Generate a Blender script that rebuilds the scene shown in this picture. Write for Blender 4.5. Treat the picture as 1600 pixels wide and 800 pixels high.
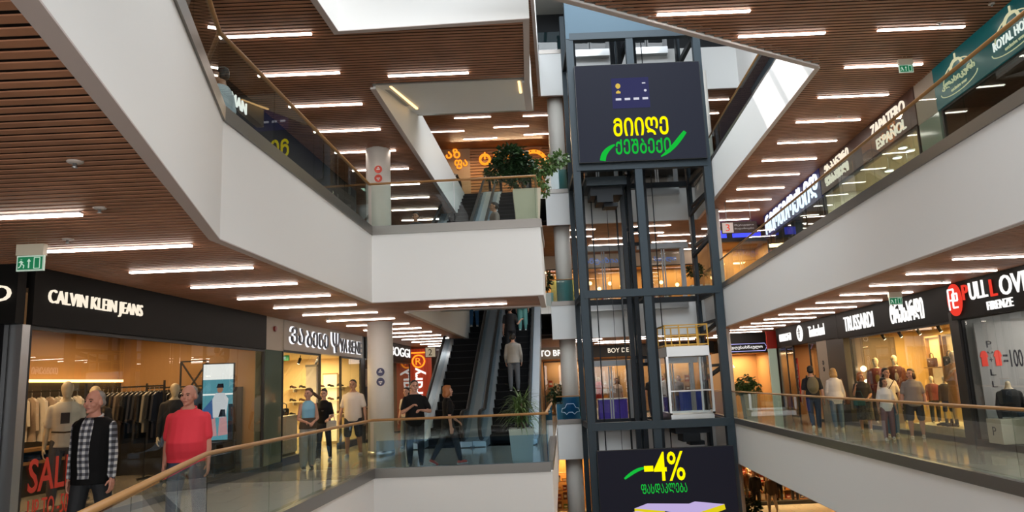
import bpy, bmesh, math, random
from math import sin, cos, pi, radians, atan2, hypot
from mathutils import Vector, Matrix
for _o in list(bpy.data.objects): bpy.data.objects.remove(_o)
SC = bpy.context.scene
COL = SC.collection
random.seed(7)

# ------------------------------------------------------------------ camera
cd = bpy.data.cameras.new('camera'); cam = bpy.data.objects.new('camera', cd); COL.objects.link(cam)
cd.sensor_fit = 'HORIZONTAL'; cd.sensor_width = 36.0; cd.lens = 36.0 * 1155.0 / 1600.0
cd.clip_start = 0.05; cd.clip_end = 200
_p, _r = radians(9.8), radians(2.4)
_f = Vector((0, cos(_p), sin(_p))); _u0 = Vector((0, -sin(_p), cos(_p))); _r0 = Vector((1, 0, 0))
_rt = cos(_r)*_r0 - sin(_r)*_u0; _up = sin(_r)*_r0 + cos(_r)*_u0
cam.matrix_world = Matrix(((_rt.x, _up.x, -_f.x, 0), (_rt.y, _up.y, -_f.y, 0), (_rt.z, _up.z, -_f.z, 1.6), (0, 0, 0, 1)))
SC.camera = cam
# ------------------------------------------------------------------ world, sun, skylight, exposure
SC.view_settings.view_transform = 'Standard'; SC.view_settings.look = 'None'
SC.view_settings.exposure = -0.12; SC.view_settings.gamma = 1.0; SC.view_settings.use_curve_mapping = False
SC.cycles.max_bounces = 10; SC.cycles.transparent_max_bounces = 24; SC.cycles.diffuse_bounces = 5
SC.cycles.glossy_bounces = 4; SC.cycles.transmission_bounces = 6
SC.cycles.sample_clamp_indirect = 6.0; SC.cycles.caustics_reflective = False; SC.cycles.caustics_refractive = False
W = bpy.data.worlds.new('sky'); SC.world = W; W.use_nodes = True
W.node_tree.nodes['Background'].inputs[0].default_value = (0.80, 0.90, 1.0, 1)
W.node_tree.nodes['Background'].inputs[1].default_value = 1.0
def lamp(name, kind, loc, energy, color=(1, 1, 1), rot=(0, 0, 0), size=None, size_y=None, **kw):
    l = bpy.data.lights.new(name, kind); l.energy = energy; l.color = color
    if kind == 'AREA':
        l.shape = 'RECTANGLE'; l.size = size; l.size_y = size_y or size
    for k, v in kw.items(): setattr(l, k, v)
    o = bpy.data.objects.new(name, l); o.location = loc; o.rotation_euler = rot; COL.objects.link(o); return o
sd = Vector((0.65, -0.83, -1.0))
sun = lamp('sun', 'SUN', (0, 20, 30), 7.0, (1.0, 0.97, 0.92), angle=radians(0.6))
sun.rotation_euler = sd.to_track_quat('-Z', 'Y').to_euler()
lamp('skylight', 'AREA', (3.0, 11.0, 17.3), 6300, (0.90, 0.96, 1.0), (0, 0, radians(-4)), 7.5, 29.0)
for _z, _e in ((1.9, 1000), (6.2, 1250)):   # added fill from behind the camera, standing for daylight through unseen front windows
    lamp('front_fill', 'AREA', (2, -4.6, _z), _e, (1.0, .985, .97), (radians(90), 0, 0), 20, 2.8)
STRIP_E = 20.0         # emission of the ceiling strips
SHOP_E = 1.6          # factor on all shop lamps

# ------------------------------------------------------------------ materials
def lin(h):
    if isinstance(h, str):
        h = h.lstrip('#'); c = [int(h[i:i+2], 16)/255 for i in (0, 2, 4)]
        return tuple(x/12.92 if x <= .04045 else ((x+.055)/1.055)**2.4 for x in c)
    return tuple(h)
MATS = {}
def mat(name, color, rough=.5, metal=0., emit=None, estr=1., spec=.5, noise=None, alpha=1.):
    if name in MATS: return MATS[name]
    m = bpy.data.materials.new(name); m.use_nodes = True; MATS[name] = m
    nt = m.node_tree; b = nt.nodes['Principled BSDF']; c = lin(color)
    b.inputs['Base Color'].default_value = (*c, 1); b.inputs['Roughness'].default_value = rough
    b.inputs['Metallic'].default_value = metal; b.inputs['Specular IOR Level'].default_value = spec
    if emit is not None:
        b.inputs['Emission Color'].default_value = (*lin(emit), 1); b.inputs['Emission Strength'].default_value = estr
    if noise:
        sc, amt = noise
        tc = nt.nodes.new('ShaderNodeTexCoord'); n = nt.nodes.new('ShaderNodeTexNoise'); n.inputs['Scale'].default_value = sc
        n.inputs['Detail'].default_value = 3
        r = nt.nodes.new('ShaderNodeValToRGB')
        r.color_ramp.elements[0].color = (*[max(0, x*(1-amt)) for x in c], 1); r.color_ramp.elements[1].color = (*[min(1, x*(1+amt)) for x in c], 1)
        r.color_ramp.elements[0].position = .3; r.color_ramp.elements[1].position = .7
        nt.links.new(tc.outputs['Object'], n.inputs['Vector']); nt.links.new(n.outputs['Fac'], r.inputs[0]); nt.links.new(r.outputs[0], b.inputs['Base Color'])
    return m
def glow(name, color, s):
    if name in MATS: return MATS[name]
    m = bpy.data.materials.new(name); m.use_nodes = True; MATS[name] = m
    nt = m.node_tree; nt.nodes.clear(); e = nt.nodes.new('ShaderNodeEmission'); o = nt.nodes.new('ShaderNodeOutputMaterial')
    e.inputs[0].default_value = (*lin(color), 1); e.inputs[1].default_value = s; nt.links.new(e.outputs[0], o.inputs[0]); return m
def glassmat(name, tint, ior=1.5, rough=0.0, refl=1.0):
    if name in MATS: return MATS[name]
    m = bpy.data.materials.new(name); m.use_nodes = True; MATS[name] = m
    nt = m.node_tree; nt.nodes.clear(); N = nt.nodes.new
    o = N('ShaderNodeOutputMaterial'); t = N('ShaderNodeBsdfTransparent'); g = N('ShaderNodeBsdfGlossy'); f = N('ShaderNodeFresnel'); mx = N('ShaderNodeMixShader')
    t.inputs[0].default_value = (*tint, 1); g.inputs['Roughness'].default_value = rough; g.inputs['Color'].default_value = (refl, refl, refl, 1)
    f.inputs[0].default_value = ior
    ge = N('ShaderNodeNewGeometry'); ml = N('ShaderNodeMath'); ml.operation = 'MULTIPLY'; iv = N('ShaderNodeMath'); iv.operation = 'SUBTRACT'; iv.inputs[0].default_value = 1.0
    nt.links.new(ge.outputs['Backfacing'], iv.inputs[1]); nt.links.new(f.outputs[0], ml.inputs[0]); nt.links.new(iv.outputs[0], ml.inputs[1])
    nt.links.new(ml.outputs[0], mx.inputs[0]); nt.links.new(t.outputs[0], mx.inputs[1]); nt.links.new(g.outputs[0], mx.inputs[2]); nt.links.new(mx.outputs[0], o.inputs[0])
    return m
WHITE = mat('white_plaster', (.80, .785, .765), .55)
WHITE2 = mat('white_panel', (.72, .73, .73), .5)
LIP = mat('edge_profile', (.52, .44, .42), .5)
SLAT = mat('wood_slat', (.33, .145, .075), .5, noise=(2.0, .18))
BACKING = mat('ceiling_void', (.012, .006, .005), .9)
BLACK = mat('black_sign', (.0055, .005, .0045), .55, spec=.12)
FRAME = mat('shaft_steel', (.024, .036, .046), .5, spec=.25)
FRAME2 = mat('dark_steel', (.012, .015, .019), .5, spec=.2)
KICK = mat('rail_base_metal', (.20, .185, .17), .32, .7)
WOOD = mat('oak_handrail', (.36, .18, .06), .4)
STEEL = mat('brushed_steel', (.55, .56, .57), .3, .9)
GREYM = mat('grey_panel', (.30, .31, .32), .45)
COLM = mat('column_plaster', (.68, .65, .60), .5)
GLASS = glassmat('rail_glass', (.86, .92, .90), 1.52)
SHOPG = glassmat('shop_glass', (.88, .89, .87), 1.5)
TEALG = glassmat('teal_glass', (.62, .86, .88), 1.55)
BLUEG = glassmat('blue_glass', (.30, .62, .85), 1.5)
STRIP = glow('strip_light', (1.0, .86, .76), STRIP_E)
LETW = glow('white_letters', (1.0, .97, .93), 1.25)
LETWARM = glow('warm_letters', (1.0, .88, .70), 1.1)
LETO = glow('orange_letters', (1.0, .30, .02), 1.6)
RUBBER = mat('black_rubber', (.012, .012, .013), .5)
def tilemat(name, c1, c2, grout, size, rough):
    m = mat(name, c1, rough); nt = m.node_tree; b = nt.nodes['Principled BSDF']
    tc = nt.nodes.new('ShaderNodeTexCoord'); br = nt.nodes.new('ShaderNodeTexBrick')
    br.offset = 0.5; br.inputs['Color1'].default_value = (*c1, 1); br.inputs['Color2'].default_value = (*c2, 1); br.inputs['Mortar'].default_value = (*grout, 1)
    br.inputs['Scale'].default_value = 1.0; br.inputs['Mortar Size'].default_value = .004
    br.inputs['Brick Width'].default_value = size; br.inputs['Row Height'].default_value = size
    nt.links.new(tc.outputs['Object'], br.inputs['Vector']); nt.links.new(br.outputs['Color'], b.inputs['Base Color'])
    return m
TILE = tilemat('polished_tile', (.44, .41, .35), (.39, .365, .31), (.24, .22, .19), .9, .10)

# ------------------------------------------------------------------ mesh helpers
class MB:
    """collects shapes into one mesh"""
    def __init__(s): s.v = []; s.f = []; s.m = []; s.sm = []
    def add(s, vs, fs, m=0, smooth=False):
        n = len(s.v); s.v += [tuple(v) for v in vs]
        for f in fs: s.f.append(tuple(i+n for i in f)); s.m.append(m); s.sm.append(smooth)
        return s
    def box(s, x0, y0, z0, x1, y1, z1, m=0):
        v = [(x, y, z) for z in (z0, z1) for y in (y0, y1) for x in (x0, x1)]
        return s.add(v, [(0, 2, 3, 1), (4, 5, 7, 6), (0, 1, 5, 4), (2, 6, 7, 3), (0, 4, 6, 2), (1, 3, 7, 5)], m)
    def bar(s, a, b, w, h, m=0, up=(0, 0, 1)):
        a = Vector(a); b = Vector(b); d = (b-a).normalized(); up = Vector(up)
        if abs(d.dot(up)) > .98: up = Vector((0, 1, 0))
        x = d.cross(up).normalized()*w/2; y = x.cross(d).normalized()*h/2
        v = [p+i*x+j*y for p in (a, b) for j in (-1, 1) for i in (-1, 1)]
        return s.add(v, [(0, 1, 3, 2), (4, 6, 7, 5), (0, 4, 5, 1), (2, 3, 7, 6), (0, 2, 6, 4), (1, 5, 7, 3)], m)
    def tube(s, pts, r, n=8, m=0, closed=False, ry=None):
        pts = [Vector(p) for p in pts]; rs = r if isinstance(r, (list, tuple)) else [r]*len(pts)
        vs = []; fs = []; K = len(pts); prev = None
        for i, p in enumerate(pts):
            if closed: t = (pts[(i+1) % K]-pts[i-1]).normalized()
            else: t = (pts[min(i+1, K-1)]-pts[max(i-1, 0)]).normalized()
            if prev is None:
                a = Vector((0, 0, 1)) if abs(t.z) < .9 else Vector((1, 0, 0))
                x = t.cross(a).normalized()
            else:
                x = (prev - t*prev.dot(t)).normalized()
            prev = x; y = t.cross(x)
            for k in range(n):
                q = 2*pi*k/n; vs.append(p + x*cos(q)*rs[i] + y*sin(q)*(ry if ry else rs[i]))
        R = K if closed else K-1
        for i in range(R):
            for k in range(n):
                j = (i+1) % K; fs.append((i*n+k, i*n+(k+1) % n, j*n+(k+1) % n, j*n+k))
        if not closed: fs.append(tuple(range(n))[::-1]); fs.append(tuple((K-1)*n+k for k in range(n)))
        return s.add(vs, fs, m, True)
    def lathe(s, prof, n=24, m=0, c=(0, 0), cap=True):
        vs = []; fs = []
        for (r, z) in prof:
            for k in range(n): vs.append((c[0]+r*cos(2*pi*k/n), c[1]+r*sin(2*pi*k/n), z))
        for i in range(len(prof)-1):
            for k in range(n): fs.append((i*n+k, i*n+(k+1) % n, (i+1)*n+(k+1) % n, (i+1)*n+k))
        if cap: fs.append(tuple(range(n))[::-1]); fs.append(tuple((len(prof)-1)*n+k for k in range(n)))
        return s.add(vs, fs, m, True)
    def prism(s, poly, z0, z1, m=0):
        a = sum(poly[i][0]*poly[(i+1) % len(poly)][1]-poly[(i+1) % len(poly)][0]*poly[i][1] for i in range(len(poly)))
        if a < 0: poly = poly[::-1]
        n = len(poly); v = [(x, y, z0) for x, y in poly]+[(x, y, z1) for x, y in poly]
        f = [tuple(range(n))[::-1], tuple(range(n, 2*n))]+[(i, (i+1) % n, n+(i+1) % n, n+i) for i in range(n)]
        return s.add(v, f, m)
    def plate(s, poly, y0, y1, m=0):
        """polygon in XZ, given thickness along Y"""
        a = sum(poly[i][0]*poly[(i+1) % len(poly)][1]-poly[(i+1) % len(poly)][0]*poly[i][1] for i in range(len(poly)))
        if a < 0: poly = poly[::-1]
        n = len(poly); v = [(x, y0, z) for x, z in poly]+[(x, y1, z) for x, z in poly]
        f = [tuple(range(n)), tuple(range(n, 2*n))[::-1]]+[(i, n+i, n+(i+1) % n, (i+1) % n) for i in range(n)]
        return s.add(v, f, m)
    def ball(s, c, r, n=12, k=8, m=0):
        rx, ry, rz = r if isinstance(r, (tuple, list)) else (r, r, r)
        vs = [(c[0], c[1], c[2]-rz)]; fs = []
        for i in range(1, k):
            t = pi*i/k
            for j in range(n): q = 2*pi*j/n; vs.append((c[0]+rx*sin(t)*cos(q), c[1]+ry*sin(t)*sin(q), c[2]-rz*cos(t)))
        vs.append((c[0], c[1], c[2]+rz)); L = len(vs)-1
        for j in range(n): fs.append((0, 1+(j+1) % n, 1+j)); fs.append((L, L-n+j, L-n+(j+1) % n))
        for i in range(k-2):
            for j in range(n): a = 1+i*n; fs.append((a+j, a+(j+1) % n, a+n+(j+1) % n, a+n+j))
        return s.add(vs, fs, m, True)
    def mesh(s, name, mats):
        me = bpy.data.meshes.new(name); me.from_pydata(s.v, [], s.f)
        for mm in (mats if isinstance(mats, (list, tuple)) else [mats]): me.materials.append(mm)
        me.polygons.foreach_set('material_index', s.m); me.polygons.foreach_set('use_smooth', s.sm); me.update(); return me
    def build(s, name, mats, parent=None, loc=None, rot=None, bevel=0):
        o = bpy.data.objects.new(name, s.mesh(name, mats)); COL.objects.link(o)
        if parent: o.parent = parent
        if loc: o.location = loc
        if rot is not None: o.rotation_euler = (0, 0, rot)
        if bevel:
            b = o.modifiers.new('bevel', 'BEVEL'); b.width = bevel; b.segments = 2; b.limit_method = 'ANGLE'
        return o
def tag(o, label, cat, group=None):
    o['label'] = label; o['category'] = cat
    if group: o['group'] = group
    return o
def struct(o): o['kind'] = 'structure'; return o
def thing(name, label, cat, loc=(0, 0, 0), rot=0., group=None):
    o = bpy.data.objects.new(name, None); COL.objects.link(o); o.location = loc; o.rotation_euler = (0, 0, rot)
    o.empty_display_size = .2; return tag(o, label, cat, group)
def copy_tree(o, parent=None):
    c = o.copy(); COL.objects.link(c)
    if parent: c.parent = parent
    for ch in list(o.children): copy_tree(ch, c)
    return c
ORD = 'first second third fourth fifth sixth seventh eighth ninth tenth eleventh twelfth thirteenth fourteenth fifteenth sixteenth seventeenth eighteenth nineteenth twentieth twenty-first twenty-second twenty-third twenty-fourth'.split()
_TC = {}
def textmb(body, width, height, depth=.03, res=3, bold=0., mirror=False):
    """lettering standing in the XZ plane, facing -Y, lower left corner at the origin"""
    c = bpy.data.curves.new('t', 'FONT'); c.body = body; c.extrude = .5; c.resolution_u = res; c.offset = bold
    o = bpy.data.objects.new('t', c); COL.objects.link(o)
    me = bpy.data.meshes.new_from_object(o.evaluated_get(bpy.context.evaluated_depsgraph_get()))
    bpy.data.objects.remove(o); bpy.data.curves.remove(c)
    xs = [v.co.x for v in me.vertices]; ys = [v.co.y for v in me.vertices]
    x0, x1, y0, y1 = min(xs), max(xs), min(ys), max(ys); sx = width/(x1-x0); sy = height/(y1-y0)
    mb = MB()
    mb.add([((x1-v.co.x if mirror else v.co.x-x0)*sx, -(v.co.z+.5)*depth, (v.co.y-y0)*sy) for v in me.vertices], [tuple(p.vertices) for p in me.polygons])
    bpy.data.meshes.remove(me); return mb
def lettering(body, w, h, m, parent, x, y, z, depth=.03, name='lettering', bold=0., label=None, res=3):
    o = textmb(body, w, h, depth, res, bold).build(name, m, parent); o.location = (x, y, z)
    if label: o['label'] = label
    return o
# ------------------------------------------------------------------ the place: levels and plan
F1, F2, F3, F4, F5 = -4.55, 0.0, 4.55, 9.1, 15.1
C1, C2, C3, C4 = -1.28, 3.27, 7.82, 13.3
def RX(y): return 5.42+.0715*y
A3, A2, A1, A0, B0, B1 = (-1.72, 2.0), (-3.1, 7.65), (-2.72, 14.05), (.55, 13.95), (1.45, 29.0), (7.5, 29.0)
def HL(y): return -2.43+.065*(y-15)      # left side of the escalator well
SOUTH = [(-14, -4), (18, -4), (18, 2), (-14, 2)]
BACKP = [B0, B1, (7.5, 38), (1.45, 38)]
RIGHT = [(RX(2), 2), (18, 2), (18, 38), (7.5, 38), B1]
LEFT2 = [(-14, 2), A3, A2, A1, A0, B0, (1.45, 38), (-14, 38)]
LEFT3 = [(-14, 2), A3, A2, A1, A0, (.69, 16.3), (HL(16.3), 16.3), (HL(29), 29), B0, (1.45, 38), (-14, 38)]
D0, D1 = (6.46, 14.5), (-3.0, 9.0)
LEFT4 = [(-14, 9), D1, (-2.96, 11.0), (-2.88, 12.04), (.45, 11.87), (.5, 14.6), (-2.72, 14.6), (-1.78, 29), B0, (1.45, 38), (-14, 38)]
E0, E1 = (6.12, 9.8), (-3.0, 4.8)
BRIDGE4 = [[E1, E0, D0, D1], [(-14, -4), (-3, -4), E1, D1, (-14, 9)], [(RX(-4), -4), (18, -4), (18, 14.5), D0, E0]]
RIGHT4 = [D0, (18, 14.5), (18, 38), (7.5, 38), B1]
SOUTH5 = [(-14, -4), (18, -4), (18, -3), (-14, -3)]
LEFT5 = [(-14, -3), (-3, -3), (-2.9, 12), (.45, 12), B0, (1.45, 38), (-14, 38)]
BACKP5 = [B0, (9.7, 29), (9.7, 38), (1.45, 38)]
RIGHT5 = [(7.7, -3), (18, -3), (18, 38), (9.7, 38), (9.7, 29)]
def floor_slab(name, polys, z, th=.3):
    mb = MB()
    for p in polys: mb.prism(p, z-th, z)
    return struct(mb.build(name, TILE))
floor_slab('floor', [[(-14, -4), (18, -4), (18, 38), (-14, 38)]], F1)
floor_slab('floor', [SOUTH, LEFT2, RIGHT, BACKP], F2)
floor_slab('floor', [SOUTH, LEFT3, RIGHT, BACKP, [(HL(16.3), 16.3), (.69, 16.3), (.95, 20.6), (HL(20.6), 20.6)]], F3)
floor_slab('floor', BRIDGE4+[LEFT4, RIGHT4, BACKP, [(-2.72, 14.6), (.5, 14.6), (.77, 19.2), (-2.42, 19.2)]], F4, .2)
floor_slab('floor', [SOUTH5, LEFT5, RIGHT5, BACKP5], F5)
def scan(polys, y):
    out = []
    for poly in polys:
        xs = []
        for i in range(len(poly)):
            (xa, ya), (xb, yb) = poly[i], poly[(i+1) % len(poly)]
            if (ya <= y) != (yb <= y): xs.append(xa+(y-ya)/(yb-ya)*(xb-xa))
        xs.sort(); out += list(zip(xs[::2], xs[1::2]))
    out.sort(); mer = []
    for a, b in out:
        if mer and a <= mer[-1][1]+.01: mer[-1] = (mer[-1][0], max(b, mer[-1][1]))
        else: mer.append((a, b))
    return mer
def isect(A, B):
    return [(max(a, c), min(b, d)) for a, b in A for c, d in B if min(b, d) > max(a, c)]
def slat_ceiling(name, polys, z, y0, y1, x0=-13.9, x1=17.9, fs=1., keep=None):
    mb = MB(); y = y0
    while y < y1:
        for a, b in isect(isect(scan(polys, y-.12), scan(polys, y+.12)), scan(polys, y)):
            a = max(a+.03, x0); b = min(b-.03, x1)
            if b-a > .05: mb.box(a, y-.035, z, b, y+.035, z+.008)
        y += .114
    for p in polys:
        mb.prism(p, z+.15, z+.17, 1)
    return struct(mb.build(name, [SLAT, BACKING]))
slat_ceiling('ceiling', [SOUTH, LEFT2, RIGHT, BACKP], C1, 6, 38)
slat_ceiling('ceiling', [SOUTH, LEFT3, RIGHT, BACKP], C2, -2, 38)
slat_ceiling('ceiling', BRIDGE4+[LEFT4, RIGHT4, BACKP], C3, 4, 38)
slat_ceiling('ceiling', [SOUTH5, LEFT5, RIGHT5, BACKP5], C4, 10, 38)
# white edge beams around the openings: outer face on the edge line, pale profile underneath
def edge_beam(name, pts, zb, zt, side=1, th=.09, m=None):
    """side=1: the slab lies to the left of the walking direction"""
    mb = MB(); n = len(pts)
    def off(i):
        ds = []
        if i > 0: ds.append((Vector(pts[i])-Vector(pts[i-1])).normalized())
        if i < n-1: ds.append((Vector(pts[i+1])-Vector(pts[i])).normalized())
        d = sum(ds, Vector((0, 0))).normalized(); nrm = Vector((-d.y, d.x))*side
        k = 1/max(.3, nrm.dot(Vector((-ds[0].y, ds[0].x))*side)); return Vector(pts[i])+nrm*th*k
    inn = [off(i) for i in range(n)]
    out = [Vector(pts[i])-(inn[i]-Vector(pts[i]))*(.02/th) for i in range(n)]
    for i in range(n-1):
        q = [out[i], out[i+1], inn[i+1], inn[i]]
        mb.prism([tuple(p) for p in q], zb, zt); mb.prism([tuple(p) for p in q], zb-.012, zb, 1)
    return struct(mb.build(name, [m or WHITE, LIP]))
for nm, z0, z1 in (('trim_1', C1-.03, F2-.002), ('trim_2', C2-.03, F3-.002)):
    edge_beam(nm, [A3, A2, A1, A0], z0, z1, 1)
    edge_beam(nm, [(RX(2), 2), (RX(29), 29)], z0, z1, -1)
    edge_beam(nm, [B0, B1], z0, z1, 1, m=WHITE2)
edge_beam('trim_1', [A0, B0], C1-.03, F2-.002, 1)
edge_beam('trim_2', [A0, (.69, 16.3)], C2-.03, F3-.002, 1)
edge_beam('trim_2', [(HL(16.3), 16.3), (HL(29), 29)], C2-.03, F3-.002, 1)
edge_beam('trim_2', [(.69, 16.3), (HL(16.3), 16.3)], C2-.0, F3-.302, 1, .1)
edge_beam('trim_3', [D1, (-2.96, 11.0), (-2.88, 12.04), (.45, 11.87), (.5, 14.6)], C3-.03, F4-.002, 1)
edge_beam('trim_3', [(-3, -4), E1, E0, (RX(-4), -4)], C3-.03, F4-.002, 1)
edge_beam('trim_3', [D0, D1], C3-.03, F4-.002, 1)
edge_beam('trim_3', [D0, B1], C3-.03, F4-.002, -1)
edge_beam('trim_3', [B0, B1], C3-.03, F4-.002, 1, m=WHITE2)
edge_beam('trim_3', [(-2.72, 14.6), (-1.78, 29)], C3-.03, F4+.05, 1)
edge_beam('trim_3', [(.5, 14.6), (.6, 16.2)], C3-.03, F4-.202, 1, .14)
# recessed white soffit over the escalator foot, rising to the thin slab, with warm cove strips
mb = MB(); v = [(-2.70, 14.62, C3+.05), (.36, 14.62, C3+.05), (.62, 19.05, 8.88), (-2.41, 19.05, 8.88)]
mb.add(v+[(x, y, z+.03) for x, y, z in v], [(0, 1, 2, 3)[::-1], (4, 5, 6, 7), (0, 1, 5, 4), (1, 2, 6, 5), (2, 3, 7, 6), (3, 0, 4, 7)])
struct(mb.build('trim_4', WHITE))
COVE = glow('cove_strip', (1.0, .62, .25), 3.0)
for nm, a, b, lb in (('cove_light', (-2.42, 14.8, 7.92), (-2.26, 17.9, 8.60), 'warm cove strip along the left side of the white soffit above the upper escalators'),
                     ('cove_light', (.30, 14.8, 7.92), (.36, 16.2, 8.22), 'warm cove strip at the right end of the white soffit above the upper escalators')):
    tag(MB().bar(a, b, .05, .04).build(nm, COVE), lb, 'light')
mb = MB(); mb.bar((-2.58, 14.8, 7.93), (-2.44, 17.4, 8.50), .10, .03)
tag(mb.build('cove_channel', GREYM), 'grey slot channel beside the warm cove strip of the white soffit', 'channel')
# top level edges
edge_beam('trim_5', [(-3, -3), (-2.9, 12), (.45, 12), B0], C4-.03, F5-.002, 1)
edge_beam('trim_5', [(7.7, -3), (9.7, 29)], C4-.03, F5-.002, -1)
edge_beam('trim_5', [B0, (9.7, 29)], C4-.03, F5-.002, 1, m=WHITE2)
# outer walls of the building and roof
WALLM = mat('back_wall', (.16, .12, .09), .7)
DARKW = mat('dark_wall', (.05, .055, .065), .7)
struct(MB().box(-14.2, 38, F1, 18.2, 38.2, 17.5).build('wall_back', WALLM))
struct(MB().box(-14.2, -4, F1, -14, 38, 17.5).build('wall_left', WALLM))
struct(MB().box(18, -4, F1, 18.2, 38, 17.5).build('wall_right', WALLM))
mb = MB(); mb.box(-14.2, -4.2, F1, 18.2, -4, .4); mb.box(-14.2, -4.2, 3.3, 18.2, -4, 4.8); mb.box(-14.2, -4.2, 7.6, 18.2, -4, 17.5)
for za, zb in ((.4, 3.3), (4.8, 7.6)): mb.box(-14.2, -4.2, za, -8, -4, zb); mb.box(12, -4.2, za, 18.2, -4, zb)
struct(mb.build('wall_front', WALLM))  # unseen wall; its window openings are added for the fill lamps
mb = MB()
for x in range(-8, 13, 2):
    for za, zb in ((.4, 3.3), (4.8, 7.6)): mb.box(x-.04, -4.15, za, x+.04, -4.03, zb)
struct(mb.build('window_18', FRAME2))  # mullions of the added, unseen window openings
struct(MB().box(-14, 30.2, F5, 18, 30.4, 17.5).build('wall_top_back', mat('top_dark', (.018, .021, .026), .7)))
ROOFM = mat('roof_panel', (.5, .5, .5), .7)
mb = MB()
mb.box(-14.2, 26.4, 17.5, 18.2, 38.2, 17.7); mb.box(-14.2, -4.2, 17.5, -3.5, 26.4, 17.7); mb.box(10.5, -4.2, 17.5, 18.2, 26.4, 17.7); mb.box(-3.5, -4.2, 17.5, 10.5, -3, 17.7)
struct(mb.build('roof', ROOFM))  # unseen roof; its solid end is shaped to bound the sun patch
mb = MB()
for y in (-1, 1.5, 4, 6.5, 9, 11.5, 14, 16.5, 19.0, 20.7, 21.5, 22.1, 22.9, 24.6): mb.bar((-3.5, y, 17.6), (10.5, y, 17.6), .16, .25)
for x in (-1, 2, 5, 8): mb.bar((x, -3, 17.6), (x, 26.4, 17.6), .12, .2)
struct(mb.build('streak_roof_beams', FRAME2))  # unseen beams, added and spaced to cast the streaks in the sun patch
# round columns
def column(x, y, z0, z1, r=.32, base=True, dot=None):
    o = struct(MB().lathe([(r, z0), (r, z1)], 32, 0, (x, y)).build('column', COLM))
    if base:
        b = MB().lathe([(r+.012, z0), (r+.012, z0+.12)], 32, 0, (x, y)).build('column_base', STEEL, o)
    return o
for z0, z1 in ((F2, C2+.12), (F3, C3+.12), (F4, C4+.12)): column(-3.42, 18.75, z0, z1)
for z0, z1 in ((F1, C1), (F2, C2), (F3, C3), (F4, C4)):
    column(2.07, 29.6, z0, z1+.12, .33, False)
    column(7.76, 27.6, z0, z1+.12, .20, False)
ROUND = {'red': mat('red_disc', (.65, .06, .03), .5), 'navy': mat('navy_disc', (.05, .05, .12), .5)}
for cx, cy, z, c, lb in ((-3.42, 18.75, 2.02, 'navy', 'on the lower white column'), (-3.42, 18.75, 7.20, 'red', 'on the upper white column')):
    for k, dz in enumerate((0, -.24)):
        o = thing('round_pictogram', '%s round pictogram %s, %s of two' % ('dark blue' if c == 'navy' else 'red', lb, ('upper', 'lower')[k]), 'sign', (cx+.06, cy-.33, z+dz))
        d = MB(); n = 20
        d.plate([(.1*cos(2*pi*i/n), .1*sin(2*pi*i/n)) for i in range(n)], -.008, .01); d.build('disc', ROUND[c], o)
        g = MB(); g.box(-.045, -.014, -.012, .045, -.008, .012); g.plate([(-.03, .03), (.03, .03), (0, .065)] if k == 0 else [(-.03, -.03), (.03, -.03), (0, -.065)], -.014, -.008)
        g.build('symbol', WHITE, o)
# ------------------------------------------------------------------ glass balustrades
def balustrade(label, pts, z, side=1, pl=1.5, glass=None, kick=True, rail=True, h=1.06):
    o = thing('glass_balustrade', label, 'railing', (pts[0][0], pts[0][1], z))
    gp = Vector(pts[0]); P = [Vector(p)-gp for p in pts]
    kb = MB()
    for i in range(len(P)-1):
        a, b = P[i], P[i+1]; d = (b-a); L = d.length; d.normalize(); nr = Vector((-d.y, d.x))*side
        kb.bar((*a, .083), (*b, .083), .09, .172)
        a = a+nr*.05; b = b+nr*.05
        n = max(1, round(L/pl))
        for k in range(n):
            p = a+d*(L*k/n+.008); q = a+d*(L*(k+1)/n-.008)
            MB().bar((*p, .57), (*q, .57), .014, .86).build('glass_panel', glass or GLASS, o)
    if kick: kb.build('base_strip', KICK, o)
    if rail:
        hp = []
        for i, p in enumerate(P):
            ds = []
            if i > 0: ds.append((P[i]-P[i-1]).normalized())
            if i < len(P)-1: ds.append((P[i+1]-P[i]).normalized())
            d = sum(ds, Vector((0, 0))).normalized(); hp.append((*(p+Vector((-d.y, d.x))*side*.05), h-.025))
        MB().tube(hp, .033, 8, ry=.024).build('handrail', WOOD, o)
    return o
balustrade('glass balustrade with oak handrail along the left walkway of the lower floor', [A3, A2, A1, A0], F2)
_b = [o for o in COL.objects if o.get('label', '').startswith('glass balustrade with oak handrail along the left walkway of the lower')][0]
MB().bar((A1[0]+.06-A3[0], A1[1]+.035-A3[1], .40), (A0[0]-.03-A3[0], A0[1]+.035-A3[1], .40), .004, .52).build('blue_reflection_tint', glassmat('reflection_tint', (.76, .86, .95), 1.05), _b)  # reflection on the glass put in as a thin blue tinted sheet
balustrade('glass balustrade edge beside the potted palm at the escalator foot', [(.56, 14.2), (.95, 20.5)], F2, 1, 1.6, BLUEG)
balustrade('glass balustrade with oak handrail along the right walkway of the lower floor', [(RX(2), 2), (RX(28.9), 28.9)], F2, -1)
balustrade('glass balustrade with oak handrail along the left walkway of the upper floor', [A3, A2, A1, A0, (.69, 16.2)], F3)
balustrade('glass balustrade with oak handrail along the right walkway of the upper floor', [(RX(2), 2), (RX(28.9), 28.9)], F3, -1)
balustrade('glass balustrade over the sunlit edge of the top right walkway', [(6.62, 14.9), (7.48, 28.9)], F4, -1)
balustrade('blue glass balustrade with a car outline beside the lift on the lower floor', [(1.47, 29.0), (2.5, 29.0)], F2, 1, 1.1, BLUEG)
_b = [o for o in COL.objects if o.get('label', '').startswith('blue glass balustrade with a car')][0]
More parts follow.
